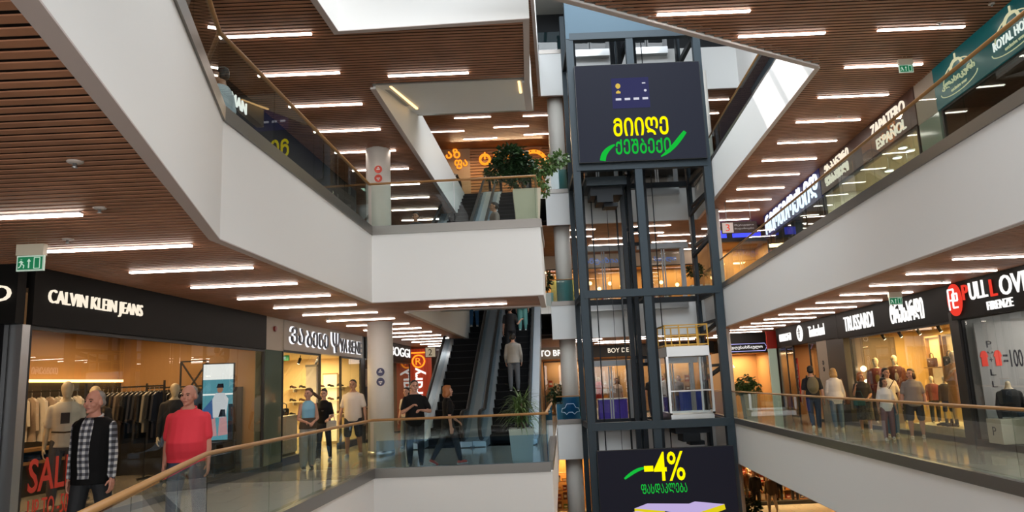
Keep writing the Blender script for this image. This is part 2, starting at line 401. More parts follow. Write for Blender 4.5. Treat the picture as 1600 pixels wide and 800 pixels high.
MB().tube([(.18+x, .035, .45+z) for x, z in ((.0, 0), (.03, .13), (.14, .15), (.22, .30), (.48, .30), (.56, .15), (.67, .13), (.70, 0), (.58, -.02), (.5, -.1), (.42, -.02), (.28, -.02), (.2, -.1), (.12, -.02))], .012, 5, closed=True).build('car_outline', mat('outline_pale', (.5, .7, .85), .5), _b)
balustrade('short teal glass balustrade left of the lift on the middle floor', [(1.47, 29.0), (2.5, 29.0)], F3, 1, 1.1, TEALG)
balustrade('short teal glass balustrade left of the lift, two floors up', [(1.47, 29.0), (2.5, 29.0)], F4, 1, 1.1, TEALG, True, False)
balustrade('short teal glass balustrade left of the lift on the topmost floor', [(1.47, 29.0), (2.5, 29.0)], F5, 1, 1.1, TEALG, True, False)
# ------------------------------------------------------------------ linear ceiling lights
HOUS = mat('light_housing', (.55, .5, .48), .5)
_l = thing('ceiling_light', 'x', 'ceiling light')
MB().box(0, -.036, 0, 1.62, .036, .05).build('housing', HOUS, _l)
MB().box(.004, -.031, -.020, 1.616, .031, -.0005).build('diffuser', STRIP, _l)
_first = [True]
def light_row(spots, z, where, group, frm='from near end'):
    for i, (x, y) in enumerate(spots):
        o = _l if _first[0] else copy_tree(_l); _first[0] = False
        o.location = (x, y, z-.012)
        tag(o, '%s linear light %s, row %s' % (ORD[i], frm, where), 'ceiling light', group)
light_row([(6.98+.066*(12.9+1.655*k-12.9), 12.9+1.655*k) for k in range(15)], C3, 'over the upper right walkway', 'lights over the upper right walkway')
light_row([(2.69, 11.95), (4.39, 12.92)], C3, 'along the slanted edge above the big screen', 'lights along the slanted edge', 'from the left')
light_row([(-4.98+.06*(10.44+1.665*k-12), 10.44+1.665*k) for k in range(16)], C3, 'over the upper left walkway', 'lights over the upper left walkway')
light_row([(-2.34, 14.03)], C3, 'in front of the white escalator soffit', 'light before the soffit')
light_row([(-5.45, 6.42)]+[(-5.15+.07*(1.6*k), 8+1.6*k) for k in range(18)], C2, 'over the lower left walkway', 'lights over the lower left walkway')
light_row([(-1.77, 15.35)], C2, 'under the balcony before the escalators', 'light under the balcony')
light_row([(6.97+.07*(1.65*k), 11.58+1.65*k) for k in range(14)], C2, 'over the lower right walkway', 'lights over the lower right walkway')
light_row([(-2.3, 31.2), (.75, 31.3), (-.6, 32.6), (-3.6, 32.9), (.8, 33.8), (-2.1, 34.1)], C4, 'over the top floor behind the escalators', 'lights over the top back hall')
light_row([(8.0, 30.3+1.65*k) for k in range(4)], C4, 'over the top right walkway', 'lights over the top right walkway')
for C, nm in ((C2, 'lower'), (C3, 'upper')):
    light_row([(1.9+(k % 2)*1.7, 30.2+1.5*(k//2)+(k % 2)*.75) for k in (0, 2, 3, 5)], C, 'behind the left lift, %s floor' % nm, 'lights behind the left lift, %s floor' % nm)
    light_row([(5.0+(k % 2)*1.5, 30.0+1.5*(k//2)+(k % 2)*.75) for k in (0, 2, 3, 5)], C, 'behind the right lift, %s floor' % nm, 'lights behind the right lift, %s floor' % nm)
# small ceiling fittings
SPR = mat('fitting_white', (.42, .36, .32), .5)
for i, (x, y, z, lb) in enumerate([(-3.05, 5.0, C2, 'small round sprinkler rosette on the slatted ceiling at the far left'), (-3.6, 6.3, C2, 'small sprinkler rosette near the exit sign by the black shop'),
        (-4.6, 7.5, C2, 'small sprinkler rosette beside the exit sign by the black shop'), (8.05, 12.75, C3, 'white sprinkler rosette on the slatted ceiling near the teal shop sign'), (8.6, 12.1, C3, 'white round detector beside the teal shop sign'),
        (8.95, 19.5, C3, 'white dome detector above the brown shoe shop sign'), (8.3, 17.6, C3, 'small sprinkler rosette between the upper right lights'), (8.5, 14.6, C2, 'small sprinkler rosette above the black fashion shop sign'), (-4.3, 17.0, C2, 'small white dome camera above the shoe shop sign')]):
    o = thing('ceiling_fitting', lb, 'sprinkler', (x, y, z))
    MB().lathe([(.055, .03), (.055, -.005), (.04, -.015)], 16).build('rosette', SPR, o); MB().lathe([(.014, -.015), (.014, -.04), (.022, -.045)], 10).build('nozzle', STEEL, o)
# ------------------------------------------------------------------ lift shaft
lf = thing('lift_shaft_frame', 'dark steel frame of the twin lift shaft carrying the screens', 'lift shaft', (4.72, 25.4, F1))
def lp(x, y, z): return (x-4.72, y-25.4, z-F1)
LX = (2.42, 4.60, 7.05)
for x in LX:
    for y, w in ((25.42, .26), (28.2, .18)):
        MB().bar(lp(x, y, F1), lp(x, y, F5+1.2), w, w, 0, (0, 1, 0)).build('column', FRAME, lf)
for z in (F2+.06, F3-.03, F4-.05, C4+.7):
    MB().bar(lp(LX[0], 25.40, z), lp(LX[2], 25.40, z), .26, .26).build('beam', FRAME, lf)
    for x in LX: MB().bar(lp(x, 25.4, z), lp(x, 28.2, z), .14, .2).build('side_beam', FRAME2, lf)
    MB().bar(lp(LX[0], 28.2, z), lp(LX[2], 28.2, z), .14, .2).build('rear_beam', FRAME2, lf)
MB().box(*lp(2.3, 25.28, C4+.62), *lp(7.2, 25.46, F5+1.2)).build('header_panel', mat('header_blue', (.050, .085, .115), .5, spec=.2), lf)
for z in (F2+2.1, F3-2.2, F3+2.0, F4-2.0, F4+2.4):
    for x, s in ((4.28, -1), (4.92, 1)):
        MB().bar(lp(4.6, 27.2, z), lp(x, 27.2, z), .10, .12).build('bracket', FRAME2, lf)
for z in (F2+1.9, F3-1.1, F3+1.9, F4-1.1):
    MB().bar(lp(7.05, 25.5, z), lp(6.75, 27.2, z-.45), .1, .12).build('bracket', FRAME2, lf)
    MB().bar(lp(7.05, 25.5, z+.05), lp(7.0, 27.9, z+.05), .1, .1).build('side_rail', FRAME2, lf)
for x in (2.78, 4.30, 4.92, 6.78):
    g = MB(); g.bar(lp(x, 27.2, F1), lp(x, 27.2, F5+1), .07, .12, 0, (0, 1, 0)); g.build('guide_rail', FRAME2, lf)
for x in (4.18, 4.45, 4.78, 5.02):
    g = MB(); g.bar(lp(x, 26.8, F1), lp(x, 26.8, F5+1), .15, .18, 0, (0, 1, 0)); g.build('counterweight_rail', FRAME2, lf)
for x, y, r in ((3.95, 26.9, .035), (3.0, 26.6, .022), (3.55, 26.5, .010), (5.3, 26.7, .02)):
    MB().tube([lp(x, y, F1+.1), lp(x, y, 8.1 if x < 5 else F5)], r, 6).build('cable', RUBBER if r > .03 else FRAME2, lf)
# lift cars
DGLASS = glassmat('car_glass', (.93, .95, .95), 1.45)
YEL = mat('yellow_guard', (.55, .30, .04), .5)
def lift_car(x0, x1, z, label, people=False):
    o = thing('lift_car', label, 'lift car', ((x0+x1)/2, 26.5, z)); w = (x1-x0)/2
    MB().box(-w, -.6, -.02, w, .9, .30).build('floor_pan', STEEL if z < 4 else FRAME, o)
    MB().box(-w, -.62, 2.28, w, .9, 2.62).build('top_panel', WHITE2, o)
    f = MB()
    for sx in (-1, 1):
        f.box(sx*w-.04, -.62, .3, sx*w+.04, -.54, 2.28); f.box(sx*w-.04, .82, .3, sx*w+.04, .9, 2.28)
    f.box(-w, -.60, 1.08, w, -.56, 1.12); f.box(-w-.04, .82, .3, w+.04, .9, .36); f.box(-w-.04, -.62, .3, -w+.04, .9, .36); f.box(w-.04, -.62, .3, w+.04, .9, .36); f.build('car_frame', STEEL, o)
    for a, b in (((-w, -.58), (w, -.58)), ((-w, -.58), (-w, .86)), ((w, -.58), (w, .86))):
        MB().bar((*a, 1.29), (*b, 1.29), .012, 1.98).build('glass_wall', DGLASS, o)
    u = MB(); u.box(-w*.8, -.4, -.35, w*.8, .7, -.02); u.box(-w*.5, -.5, -.62, w*.3, .4, -.35); u.box(-.1, -.3, -.75, .4, .3, -.62)
    u.build('undercarriage', FRAME2, o)
    g = MB(); 
    for z2 in (2.68, 3.0, 3.36): 
        g.bar((-w, -.55, z2), (w, -.55, z2), .04, .04); g.bar((-w, .8, z2), (w, .8, z2), .04, .04)
    for z2 in (2.68, 3.36): g.bar((-w, -.55, z2), (-w, .8, z2), .04, .04); g.bar((w, -.55, z2), (w, .8, z2), .04, .04)
    for xx in (-w, -w/3, w*.5, w): g.bar((xx, -.55, 2.62), (xx, -.55, 3.38), .045, .045); g.bar((xx, .8, 2.62), (xx, .8, 3.38), .045, .045)
    g.build('roof_guard_rail', YEL, o)
    return o
lift_car(5.22, 6.70, F2+.02, 'glass lift car at the lower floor with a yellow guard rail on its roof')
lift_car(2.80, 4.25, 8.55, 'dark underside of the left lift car hanging below the upper screen')
# lift doorways on the back edge
def lift_door(xc, z, label):
    o = thing('lift_doorway', label, 'lift door', (xc, 29.12, z)); w = .72
    f = MB(); f.box(-w-.30, -.06, 2.12, w+.30, .14, 2.34)
    for s in (-1, 1): f.box(s*(w+.06)-.06, -.06, 0, s*(w+.06)+.06, .14, 2.12)
    f.build('door_frame', GREYM, o)
    for s in (-1, 1):
        d = MB(); d.bar((s*.02, 0, 1.06), (s*w, 0, 1.06), .014, 2.1); p = d.build('door', DGLASS, o)
        e = MB(); e.box(min(s*.02, s*w), -.015, 0, max(s*.02, s*w), .015, .06); e.box(min(s*.02, s*.07), -.02, 0, max(s*.02, s*.07), .02, 2.1); e.box(min(s*w, s*(w-.05)), -.02, 0, max(s*w, s*(w-.05)), .02, 2.1)
        e.build('door_edge', GREYM, p)
    MB().box(-w-.05, -.42, -.30, w+.05, .1, -.01).build('sill', STEEL, o)
    return o
for z, nm in ((F2, 'lower floor'), (F3, 'middle floor'), (F4, 'floor behind the big screen'), (F5, 'topmost floor')):
    lift_door(3.62, z, 'glass lift doorway with grey frame, left shaft, on the '+nm); lift_door(6.02, z, 'glass lift doorway with grey frame, right shaft, on the '+nm)
# ------------------------------------------------------------------ LED screens
def screen(z0, z1, label, face):
    o = thing('led_screen', label, 'screen', (2.52, 25.2, z0))
    MB().box(0, -.05, 0, 4.52, .07, z1-z0).build('cabinet', RUBBER, o)
    MB().box(.02, -.062, .02, 4.50, -.051, z1-z0-.02).build('screen_face', face, o)
    return o
def scr(name, c, e, rough=.6): return mat(name, (.004, .004, .006), rough, 0, c, e, spec=.05)
SF1 = scr('screen_navy', '#292c37', 1.0); SF2 = scr('screen_black', '#1a1a22', 1.0)
GY = glow('screen_yellow', (1.0, .86, .0), 1.25); GG = glow('screen_green', (.01, .55, .05), 1.0)
s1 = screen(9.16, 12.80, 'large upper LED screen with yellow and green Georgian words on the lift shaft', SF1)
lettering('ᲛᲘᲘᲦᲔ', 1.95, .68, GY, s1, 1.27, -.064, .92, .012, bold=.02, label='yellow Georgian word')
lettering('ᲥᲔᲨᲑᲔᲥᲘ', 1.96, .56, GG, s1, 1.30, -.064, .25, .012, bold=.015, label='green Georgian word')
def arc(pts, w):
    for _ in range(3):
        q, v = [pts[0]], [w[0]]
        for i in range(len(pts)-1):
            (a, b), (c, d) = pts[i], pts[i+1]
            q += [(a*.75+c*.25, b*.75+d*.25), (a*.25+c*.75, b*.25+d*.75)]; v += [w[i]*.75+w[i+1]*.25, w[i]*.25+w[i+1]*.75]
        pts, w = q+[pts[-1]], v+[w[-1]]
    mb = MB(); L = []; R = []
    for i, p in enumerate(pts):
        a = Vector(pts[max(0, i-1)]); b = Vector(pts[min(len(pts)-1, i+1)]); d = (b-a).normalized(); n = Vector((-d.y, d.x)); ww = w[i]/2
        L.append(Vector(p)+n*ww); R.append(Vector(p)-n*ww)
    for i in range(len(pts)-1): mb.plate([tuple(L[i]), tuple(L[i+1]), tuple(R[i+1]), tuple(R[i])], -.072, -.063)
    return mb
arc([(.82, .05), (.86, .25), (.98, .42), (1.14, .55), (1.28, .62)], [.2, .2, .17, .12, .05]).build('swoosh', GG, s1)
arc([(2.88, .12), (3.1, .25), (3.38, .5), (3.62, .78), (3.80, 1.0)], [.04, .12, .17, .17, .13]).build('swoosh', GG, s1)
card = MB(); card.box(1.3, -.07, 1.96, 2.64, -.063, 3.10); card = card.build('card_picture', glow('card_navy', '#3a3b62', 1.0), s1)
mk = MB()
for x in (1.42, 1.74, 2.06, 2.38): mk.box(x, -.075, 2.26, x+.2, -.0705, 2.34)
mk.box(2.4, -.075, 2.86, 2.52, -.0705, 2.90); mk.plate([(2.5+.05*cos(t*pi/4), 2.60+.05*sin(t*pi/4)) for t in range(8)], -.075, -.0705)
mk.build('card_marks', glow('card_white', (.75, .75, .85), 1.0), card)
mk = MB(); mk.plate([(1.53+.09*cos(t*pi/6), 2.80+.1*sin(t*pi/6)) for t in range(12)], -.075, -.0705); mk.plate([(1.45, 2.52), (1.61, 2.52), (1.61, 2.58), (1.53, 2.64), (1.45, 2.58)], -.075, -.0705)
mk.build('card_emblem', glow('card_gold', (.8, .55, .1), 1.0), card)
s2 = screen(-4.40, -.70, 'large lower LED screen with yellow minus four percent on the lift shaft', SF2)
lettering('4%', 1.02, .93, GY, s2, 1.84, -.064, 2.66, .012, bold=.008, label='yellow percentage')
MB().box(1.52, -.076, 2.98, 1.82, -.064, 3.16).build('dash', GY, s2)
lettering('ᲤᲐᲡᲓᲐᲙᲚᲔᲑᲐ', 1.50, .31, GG, s2, 1.38, -.064, 2.28, .012, bold=.005, label='green Georgian word')
arc([(.86, 2.78), (1.0, 2.88), (1.2, 3.0), (1.4, 3.08), (1.56, 3.10)], [.06, .1, .11, .10, .06]).build('swoosh', GG, s2)
bp = MB()
bp.plate([(1.12, 1.84), (1.55, 1.98), (2.9, 1.92), (3.1, 1.98), (4.05, 1.86), (2.9, 1.55), (2.1, 1.72)], -.070, -.063, 0)
bp.plate([(1.12, 1.84), (2.1, 1.72), (2.1, 1.60), (1.12, 1.74)], -.071, -.064, 1)
bp.plate([(4.05, 1.86), (4.08, 1.70), (2.95, 1.36), (2.9, 1.55)], -.071, -.064, 1)
bp.plate([(.75, 1.66), (1.2, 1.76), (1.72, 1.66), (1.3, 1.60)], -.072, -.065, 0)
bp.plate([(.75, 1.66), (1.72, 1.64), (1.72, 1.1), (.8, 1.1)], -.0705, -.0635, 2)
bp.plate([(2.1, 1.6), (2.9, 1.5), (2.9, 1.2), (2.1, 1.2)], -.0715, -.0645, 3); bp.plate([(1.75, 1.66), (2.08, 1.6), (2.08, 1.2), (1.75, 1.2)], -.0715, -.0645, 1)
for i in range(6): bp.box(.82+i*.15, -.078, 1.2, .92+i*.15, -.0735, 1.52, 4)
bp.build('building_picture', [glow('pic_lilac', '#c7b4e6', 1), glow('pic_yellow', '#e9d41c', 1), glow('pic_violet', '#8f76c4', 1), glow('pic_teal', '#12a58c', 1), glow('pic_dark', '#2a2450', 1)], s2)
# ------------------------------------------------------------------ escalators
STEP = mat('escalator_step', (.008, .008, .009), .8, spec=.08); DECK = mat('escalator_deck', (.52, .56, .60), .35, .6)
ESCG = glassmat('escalator_glass', (.80, .88, .93), 1.6); CLAD = mat('escalator_cladding', (.10, .115, .13), .35, .5)
def escalator(x, y, z, label, H=4.55):
    run = H/math.tan(radians(30)); T = math.tan(radians(30))
    o = thing('escalator', label, 'escalator', (x, y, z), -math.atan(.065))
    ys = [-1.05, -.2, .15]+[run*k/10 for k in range(1, 10)]+[run-.15, run+.2, run+1.1]
    def path(t): return 0 if t <= 0 else (H if t >= run else t*T)
    def rib(mb, x0, x1, lo, hi, m=0):
        vs = []; fs = []
        for t in ys:
            for zz in (path(t)+lo, path(t)+hi):
                vs += [(x0, t, zz), (x1, t, zz)]
        n = len(ys)
        for i in range(n-1):
            a = i*4; b = a+4
            fs += [(a, a+1, b+1, b), (a+2, b+2, b+3, a+3), (a, b, b+2, a+2), (a+1, a+3, b+3, b+1)]
        fs += [(0, 2, 3, 1), (n*4-4, n*4-3, n*4-1, n*4-2)]
        mb.add(vs, fs, m)
    st = MB(); n = int(run/.4)+1
    for k in range(-2, n+3):
        a, b = k*.4, k*.4+.4; zz = min(max(0, (k+1)*.4*T), H) if k >= 0 else 0
        st.box(-.5, a, zz-.36, .5, b, zz)
        st.box(-.5, a-.004, zz-.02, .5, a+.02, zz+.002, 1)
    st.build('steps', [STEP, mat('step_edge', (.022, .022, .023), .7, spec=.1)], o)
    for s in (-1, 1):
        c = s*.62
        d = MB(); rib(d, c-.11 if s > 0 else c-.225, c+.225 if s > 0 else c+.11, .02, .16); rib(d, s*.505-.01, s*.505+.01, -.1, .12); b = d.build('balustrade_deck', DECK, o)
        g = MB(); rib(g, c-.008, c+.008, .16, .92); g.build('glass_panel', ESCG, o)
        hp = [(c, -1.0+.36*cos(t), .57+.37*sin(t)) for t in [radians(q) for q in range(290, 80, -20)]]
        hp += [(c, t, path(t)+.95) for t in (-.4, 0)]+[(c, t, path(t)+.95) for t in ys[2:-1]]
        hp += [(c, run+1.1+.36*sin(radians(q)), H+.57+.37*cos(radians(q))) for q in range(0, 190, 20)]
        MB().tube(hp, .05, 8, ry=.035).build('handrail', RUBBER, o)
        k = MB(); rib(k, s*.82-.02, s*.82+.02, -.85, .05); k.build('side_cladding', CLAD, o)
    u = MB(); rib(u, -.8, .8, -.88, -.80); u.build('underside', GREYM, o)
    return o
for z, nm in ((F2, 'from the lower floor'), (F3, 'from the middle floor')):
    escalator(-2.02, 20.9, z, 'left one of the two escalators rising %s' % nm)
    escalator(-.32, 20.9, z, 'right one of the two escalators rising %s' % nm)
# ------------------------------------------------------------------ hanging signs
EXG = mat('exit_green', (.0, .14, .055), .5, 0, (.0, .16, .06), .5)
EXW = glow('exit_white', (.55, .75, .6), .9)
def exit_sign(x, y, ceil, label, w=.29, rot=0):
    o = thing('exit_sign', label, 'exit sign', (x, y, ceil), rot)
    MB().box(-w/2, -.035, -.10, w/2, .035, .02).build('housing', mat('exit_housing', (.52, .47, .36), .5), o)
    MB().box(-w/2, -.012, -.265, w/2, .012, -.10).build('plate', mat('exit_plate', (.5, .58, .5), .4, 0, (.4, .6, .5), .35), o)
    MB().box(-w/2+.015, -.016, -.25, w/2-.015, -.0125, -.115).build('green_field', EXG, o)
    g = MB(); X = -w/2
    g.tube([(X+.055, -.02, -.14), (X+.055, -.02, -.141)], .010, 8); g.bar((X+.05, -.019, -.155), (X+.06, -.019, -.19), .018, .004, 0, (0, 1, 0))
    for a, b in (((.06, -.19), (.085, -.205)), ((.085, -.205), (.08, -.235)), ((.055, -.19), (.045, -.22)), ((.045, -.22), (.025, -.23)), ((.05, -.16), (.075, -.175)), ((.05, -.16), (.03, -.175))):
        g.bar((X+a[0], -.019, a[1]), (X+b[0], -.019, b[1]), .009, .004, 0, (0, 1, 0))
    g.bar((X+.135, -.019, -.15), (X+.135, -.019, -.235), .012, .004, 0, (0, 1, 0)); g.plate([(X+.115, -.165), (X+.155, -.165), (X+.135, -.135)], -.021, -.017)
    for a, b in (((.19, -.125), (.25, -.125)), ((.25, -.125), (.25, -.24)), ((.25, -.24), (.19, -.24)), ((.19, -.24), (.19, -.125))): g.bar((X+a[0], -.019, a[1]), (X+b[0], -.019, b[1]), .007, .004, 0, (0, 1, 0))
    g.build('pictogram', EXW, o)
    m = MB(); m.tube([(-.04, 0, .02), (-.04, 0, .09)], .006, 6); m.tube([(.04, 0, .02), (.04, 0, .09)], .006, 6); m.build('mount', STEEL, o)
    return o
exit_sign(-5.10, 7.70, C2-.02, 'green running man exit sign hanging at the left by the black jeans shop')
exit_sign(8.22, 14.32, C3-.02, 'green exit sign hanging from the upper right slatted ceiling')
exit_sign(8.52, 16.5, C2-.02, 'green exit sign hanging before the black fashion shop sign')
SIGNB = mat('sign_brown', (.06, .035, .03), .5)
def level_sign(x0, y, z0, z1, w, digit, dm, sqm, words, label):
    o = thing('floor_sign', label, 'sign', (x0, y, z0)); h = z1-z0
    MB().box(0, -.04, 0, w, .04, h).build('board', SIGNB, o); MB().box(.02, -.052, .02, h, -.041, h-.02).build('number_square', sqm, o)
    lettering(digit, h*.36, h*.62, dm, o, h*.33, -.053, h*.19, .01, name='number')
    for k, t in enumerate(words): lettering(t, (w-h)*.8, h*.18, glow('sign_text', (.7, .62, .6), .6), o, h*1.12, -.041, h*(.6-.32*k), .01)
    for s in (.2, w-.2): MB().tube([(s, 0, h), (s, 0, h+.75)], .012, 6).build('hanger', STEEL, o)
    return o
level_sign(7.43, 25.6, 6.50, 6.90, 1.25, '3', mat('red_digit', (.6, .04, .02), .5, 0, (.6, .04, .02), .5), glow('sign_square', (.85, .66, .58), .75), ['შესვლა', 'მაღაზიები'], 'hanging brown floor sign with a red number three')
level_sign(-3.66, 30, 2.78, 3.19, 1.7, '2', BLACK, glow('sign_square_tan', (.5, .40, .27), .8), ['მაღაზიები'], 'hanging brown floor sign with a black number two')
# ------------------------------------------------------------------ shop frames: u along the front, v into the shop
class Frame:
    def __init__(s, ox, oy, a): s.o = (ox, oy); s.a = a
    def p(s, u, v, z): return (s.o[0]+u*cos(s.a)-v*sin(s.a), s.o[1]+u*sin(s.a)+v*cos(s.a), z)
LF = Frame(-5.95, 9.0, atan2(1, .075)); RF = Frame(10.3, 30.0, atan2(-1, -.075))
BF = Frame(0, 36.6, 0.0)
def put(o, F, u, v, z): o.location = F.p(u, v, z); o.rotation_euler = (0, 0, F.a); return o
def box_at(F, name, m, u0, v0, z0, u1, v1, z1, st=True, bevel=0):
    o = MB().box(0, 0, 0, u1-u0, v1-v0, z1-z0).build(name, m, bevel=bevel); put(o, F, u0, v0, z0)
    return struct(o) if st else o
def room(F, u0, u1, z0, h, depth, wm, cm=None, lamp_c=(1, .75, .45), lamp_e=60, lv=.55, side0=True, side1=True):
    mb = MB(); d = depth; t = .08
    mb.box(u0, d, 0, u1, d+t, h)
    if side0: mb.box(u0-t, .02, 0, u0, d+t, h)
    if side1: mb.box(u1, .02, 0, u1+t, d+t, h)
    w = struct(mb.build('wall_shop', wm)); put(w, F, 0, 0, z0)
    c = MB().box(u0, .02, h, u1, d, h+.06).build('ceiling_shop', cm or wm); struct(put(c, F, 0, 0, z0))
    n = max(1, round((u1-u0)/3.2))
    for i in range(n):
        l = lamp('shop_lamp', 'AREA', F.p(u0+(u1-u0)*(i+.5)/n, depth*lv, z0+h-.05), lamp_e*SHOP_E/n, lamp_c, (0, 0, F.a), (u1-u0)/n*.6, depth*.5)
def sign(F, u0, u1, z0, z1, m, label, th=.22, proud=.06, name='shop_sign'):
    o = thing(name, label, 'sign', F.p(u0, 0, z0), F.a)
    MB().box(0, -proud, 0, u1-u0, th-proud, z1-z0).build('board', m, o); o['_f'] = proud; return o
def glaze(F, n, u0, u1, z0, z1, joints, m=None, fm=None, frame=.05):
    o = MB()
    xs = [u0]+list(joints)+[u1]
    for a, b in zip(xs, xs[1:]): o.box(a+.008, -.006, z0+frame, b-.008, .006, z1-frame)
    g = struct(o.build('window_%d' % n, m or SHOPG)); put(g, F, 0, 0, 0)
    f = MB(); f.box(u0, -.03, z0, u1, .03, z0+frame); f.box(u0, -.03, z1-frame, u1, .03, z1); f.box(u0, -.03, z0, u0+frame, .03, z1); f.box(u1-frame, -.03, z0, u1, .03, z1)
    put(f.build('window_frame', fm or RUBBER, None), F, 0, 0, 0); struct(bpy.context.scene.objects[-1]) if False else None
    fo = [o2 for o2 in COL.objects if o2.name.startswith('window_frame')][-1]; fo['kind'] = 'structure'
    return g
TAN = mat('tan_wall', (.42, .24, .10), .6); BROWN = mat('brown_wall', (.20, .125, .07), .6); CREAM = mat('cream_wall', (.70, .56, .33), .6)
NOIR = mat('dark_panel', (.02, .018, .016), .5); GREY = mat('grey_backdrop', (.34, .34, .345), .6); PIER = mat('pier_beige', (.42, .36, .29), .55)
GREENG = mat('grey_green_glass', (.12, .15, .115), .08, spec=.7); DGL = mat('black_glass', (.008, .008, .009), .15, spec=.25)
OAKSH = mat('shelf_wood', (.30, .17, .07), .5)
SPOT = glow('spot_lens', (1, .85, .6), 6.0)
def spot(F, u, v, z, label, group):
    o = thing('track_spotlight', label, 'spotlight', F.p(u, v, z), F.a, group)
    m = MB(); m.tube([(0, 0, 0), (0, 0, -.10)], .012, 6); m.tube([(0, .0, -.08), (.02, .06, -.22)], .042, 10); m.build('body', RUBBER, o)
    MB().tube([(.0202, .0605, -.221), (.0222, .0665, -.231)], .034, 10).build('lens', SPOT, o); return o
# ---- left, lower floor: black jeans shop
room(LF, 0.0, 7.25, 0, 2.95, 3.4, TAN, BROWN, (1, .64, .33), 105)
s = sign(LF, 0, 7.0, 2.55, 3.27, BLACK, 'long black fascia sign of the jeans shop with white letters')
lettering('CALVIN KLEIN JEANS', 2.05, .225, LETWARM, s, .24, -.062, .245, .03, bold=-.006)
glaze(LF, 1, 0, 7.0, 0, 2.55, (1.9, 3.3, 4.5, 5.75))
box_at(LF, 'trim_6', STEEL, -.13, -.04, 0, .0, .22, 2.55)
box_at(LF, 'baseboard_left', NOIR, 0, -.05, 0, 7.0, .3, .10)
FF = Frame(-9.2, 9.03, 0.0)      # the neighbouring front that faces the camera
struct(MB().box(-10.5, 8.78, 0, -6.08, 8.86, 2.55).build('wall_neighbour', DGL))
s = thing('shop_sign', 'black shop sign with a white letter at the left picture edge', 'sign', (-9.5, 8.74, 2.55)); MB().box(0, 0, 0, 3.57, .16, .72).build('board', BLACK, s)
lettering('RO', .46, .19, LETWARM, s, 3.05, -.004, .27, .03)
box_at(LF, 'wall_panel', NOIR, .1, 3.30, .0, 7.2, 3.39, 1.98)
box_at(LF, 'wall_panel', NOIR, 7.18, .55, 0, 7.24, 3.3, 1.78)
cv = MB().box(0, 0, 0, 7.0, .05, .05).build('cove_light', glow('shop_cove', (1, .55, .18), 7.0)); put(cv, LF, .15, 3.22, 1.99); tag(cv, 'warm glowing cove strip along the back wall of the jeans shop', 'light')
sh = thing('wall_shelf', 'low wooden wall shelf with jeans at the back of the jeans shop', 'shelf', LF.p(2.6, 2.95, .55), LF.a)
MB().box(0, 0, 0, 3.0, .34, .05).build('board', OAKSH, sh); MB().box(0, 0, .22, 3.0, .34, .27).build('board', OAKSH, sh); MB().box(0.1, .1, -.55, 2.9, .34, 0).build('base_cabinet', NOIR, sh)
for i in range(5): spot(LF, 1.0+i*1.3, 1.0, 2.95, '%s black track spotlight from the near end inside the jeans shop' % ORD[i], 'spotlights in the jeans shop')
# poster display
ld = thing('poster_display', 'tall bright digital poster of a seated person inside the jeans shop window', 'screen', LF.p(5.72, .36, .74), LF.a-pi/2+.25)
MB().box(-.30, -.02, 0, .30, .05, 1.5).build('cabinet', RUBBER, ld)
pp = MB(); X = -.28
pp.box(-.28, -.026, .02, .28, -.021, 1.48, 0); pp.box(-.28, -.030, 1.18, .28, -.0262, 1.48, 1)
pp.plate([(-.28, .0), (-.05, .45), (.02, .95), (-.28, .6)], -.030, -.0262, 2)
pp.plate([(-.08, .45), (.16, .45), (.2, .8), (.12, .92), (-.04, .92), (-.1, .8)], -.032, -.028, 3)
pp.plate([(.04+.055*cos(t*pi/6), .99+.07*sin(t*pi/6)) for t in range(12)], -.034, -.029, 4); pp.plate([(-.03, 1.02), (.11, 1.02), (.1, 1.1), (0, 1.1)], -.035, -.030, 5)
pp.plate([(-.22, .08), (.0, .1), (-.04, .45), (-.1, .42)], -.033, -.0285, 6); pp.plate([(.02, .1), (.2, .12), (.17, .46), (.04, .44)], -.033, -.0285, 6)
pp.box(.2, -.031, .02, .28, -.0262, .7, 5); pp.plate([(.02, .46), (.16, .46), (.14, .6), (.06, .6)], -.034, -.030, 5)
pp.box(-.28, -.029, .88, .28, -.0262, .91, 1)
pp.build('poster_picture', [glow('pic_aqua', '#5f9fae', 1), glow('pic_white', '#f4f4f2', 1.3), glow('pic_blue', '#44679c', 1), glow('pic_pale', '#d9dde4', 1), glow('pic_skin', '#a87b62', 1), glow('pic_ink', '#22242c', 1), glow('pic_rose', '#c9989c', 1)], ld)
tb = thing('display_table', 'black metal table under the digital poster in the jeans shop', 'table', LF.p(5.75, .48, .0), LF.a)
m = MB(); m.box(-.45, -.3, .70, .45, .3, .735); m.build('table_top', RUBBER, tb)
for sx in (-1, 1):
    for sy in (-1, 1): MB().box(sx*.41-.02, sy*.26-.02, .10, sx*.41+.02, sy*.26+.02, .70).build('leg', RUBBER, tb)
MB().box(-.43, -.28, .14, .43, .28, .16).build('lower_shelf', RUBBER, tb)
# red sale lettering on the window
dc = thing('window_decal', 'red sale lettering stuck on the jeans shop window at the lower left', 'decal', LF.p(.16, -.02, .20), LF.a)
RED = mat('decal_red', (.42, .03, .015), .5, 0, (.4, .03, .015), .25)
lettering('SALE', .84, .40, RED, dc, .0, 0, .34, .006, bold=.01); lettering('UP TO -50%', .84, .24, RED, dc, .02, 0, .02, .006)
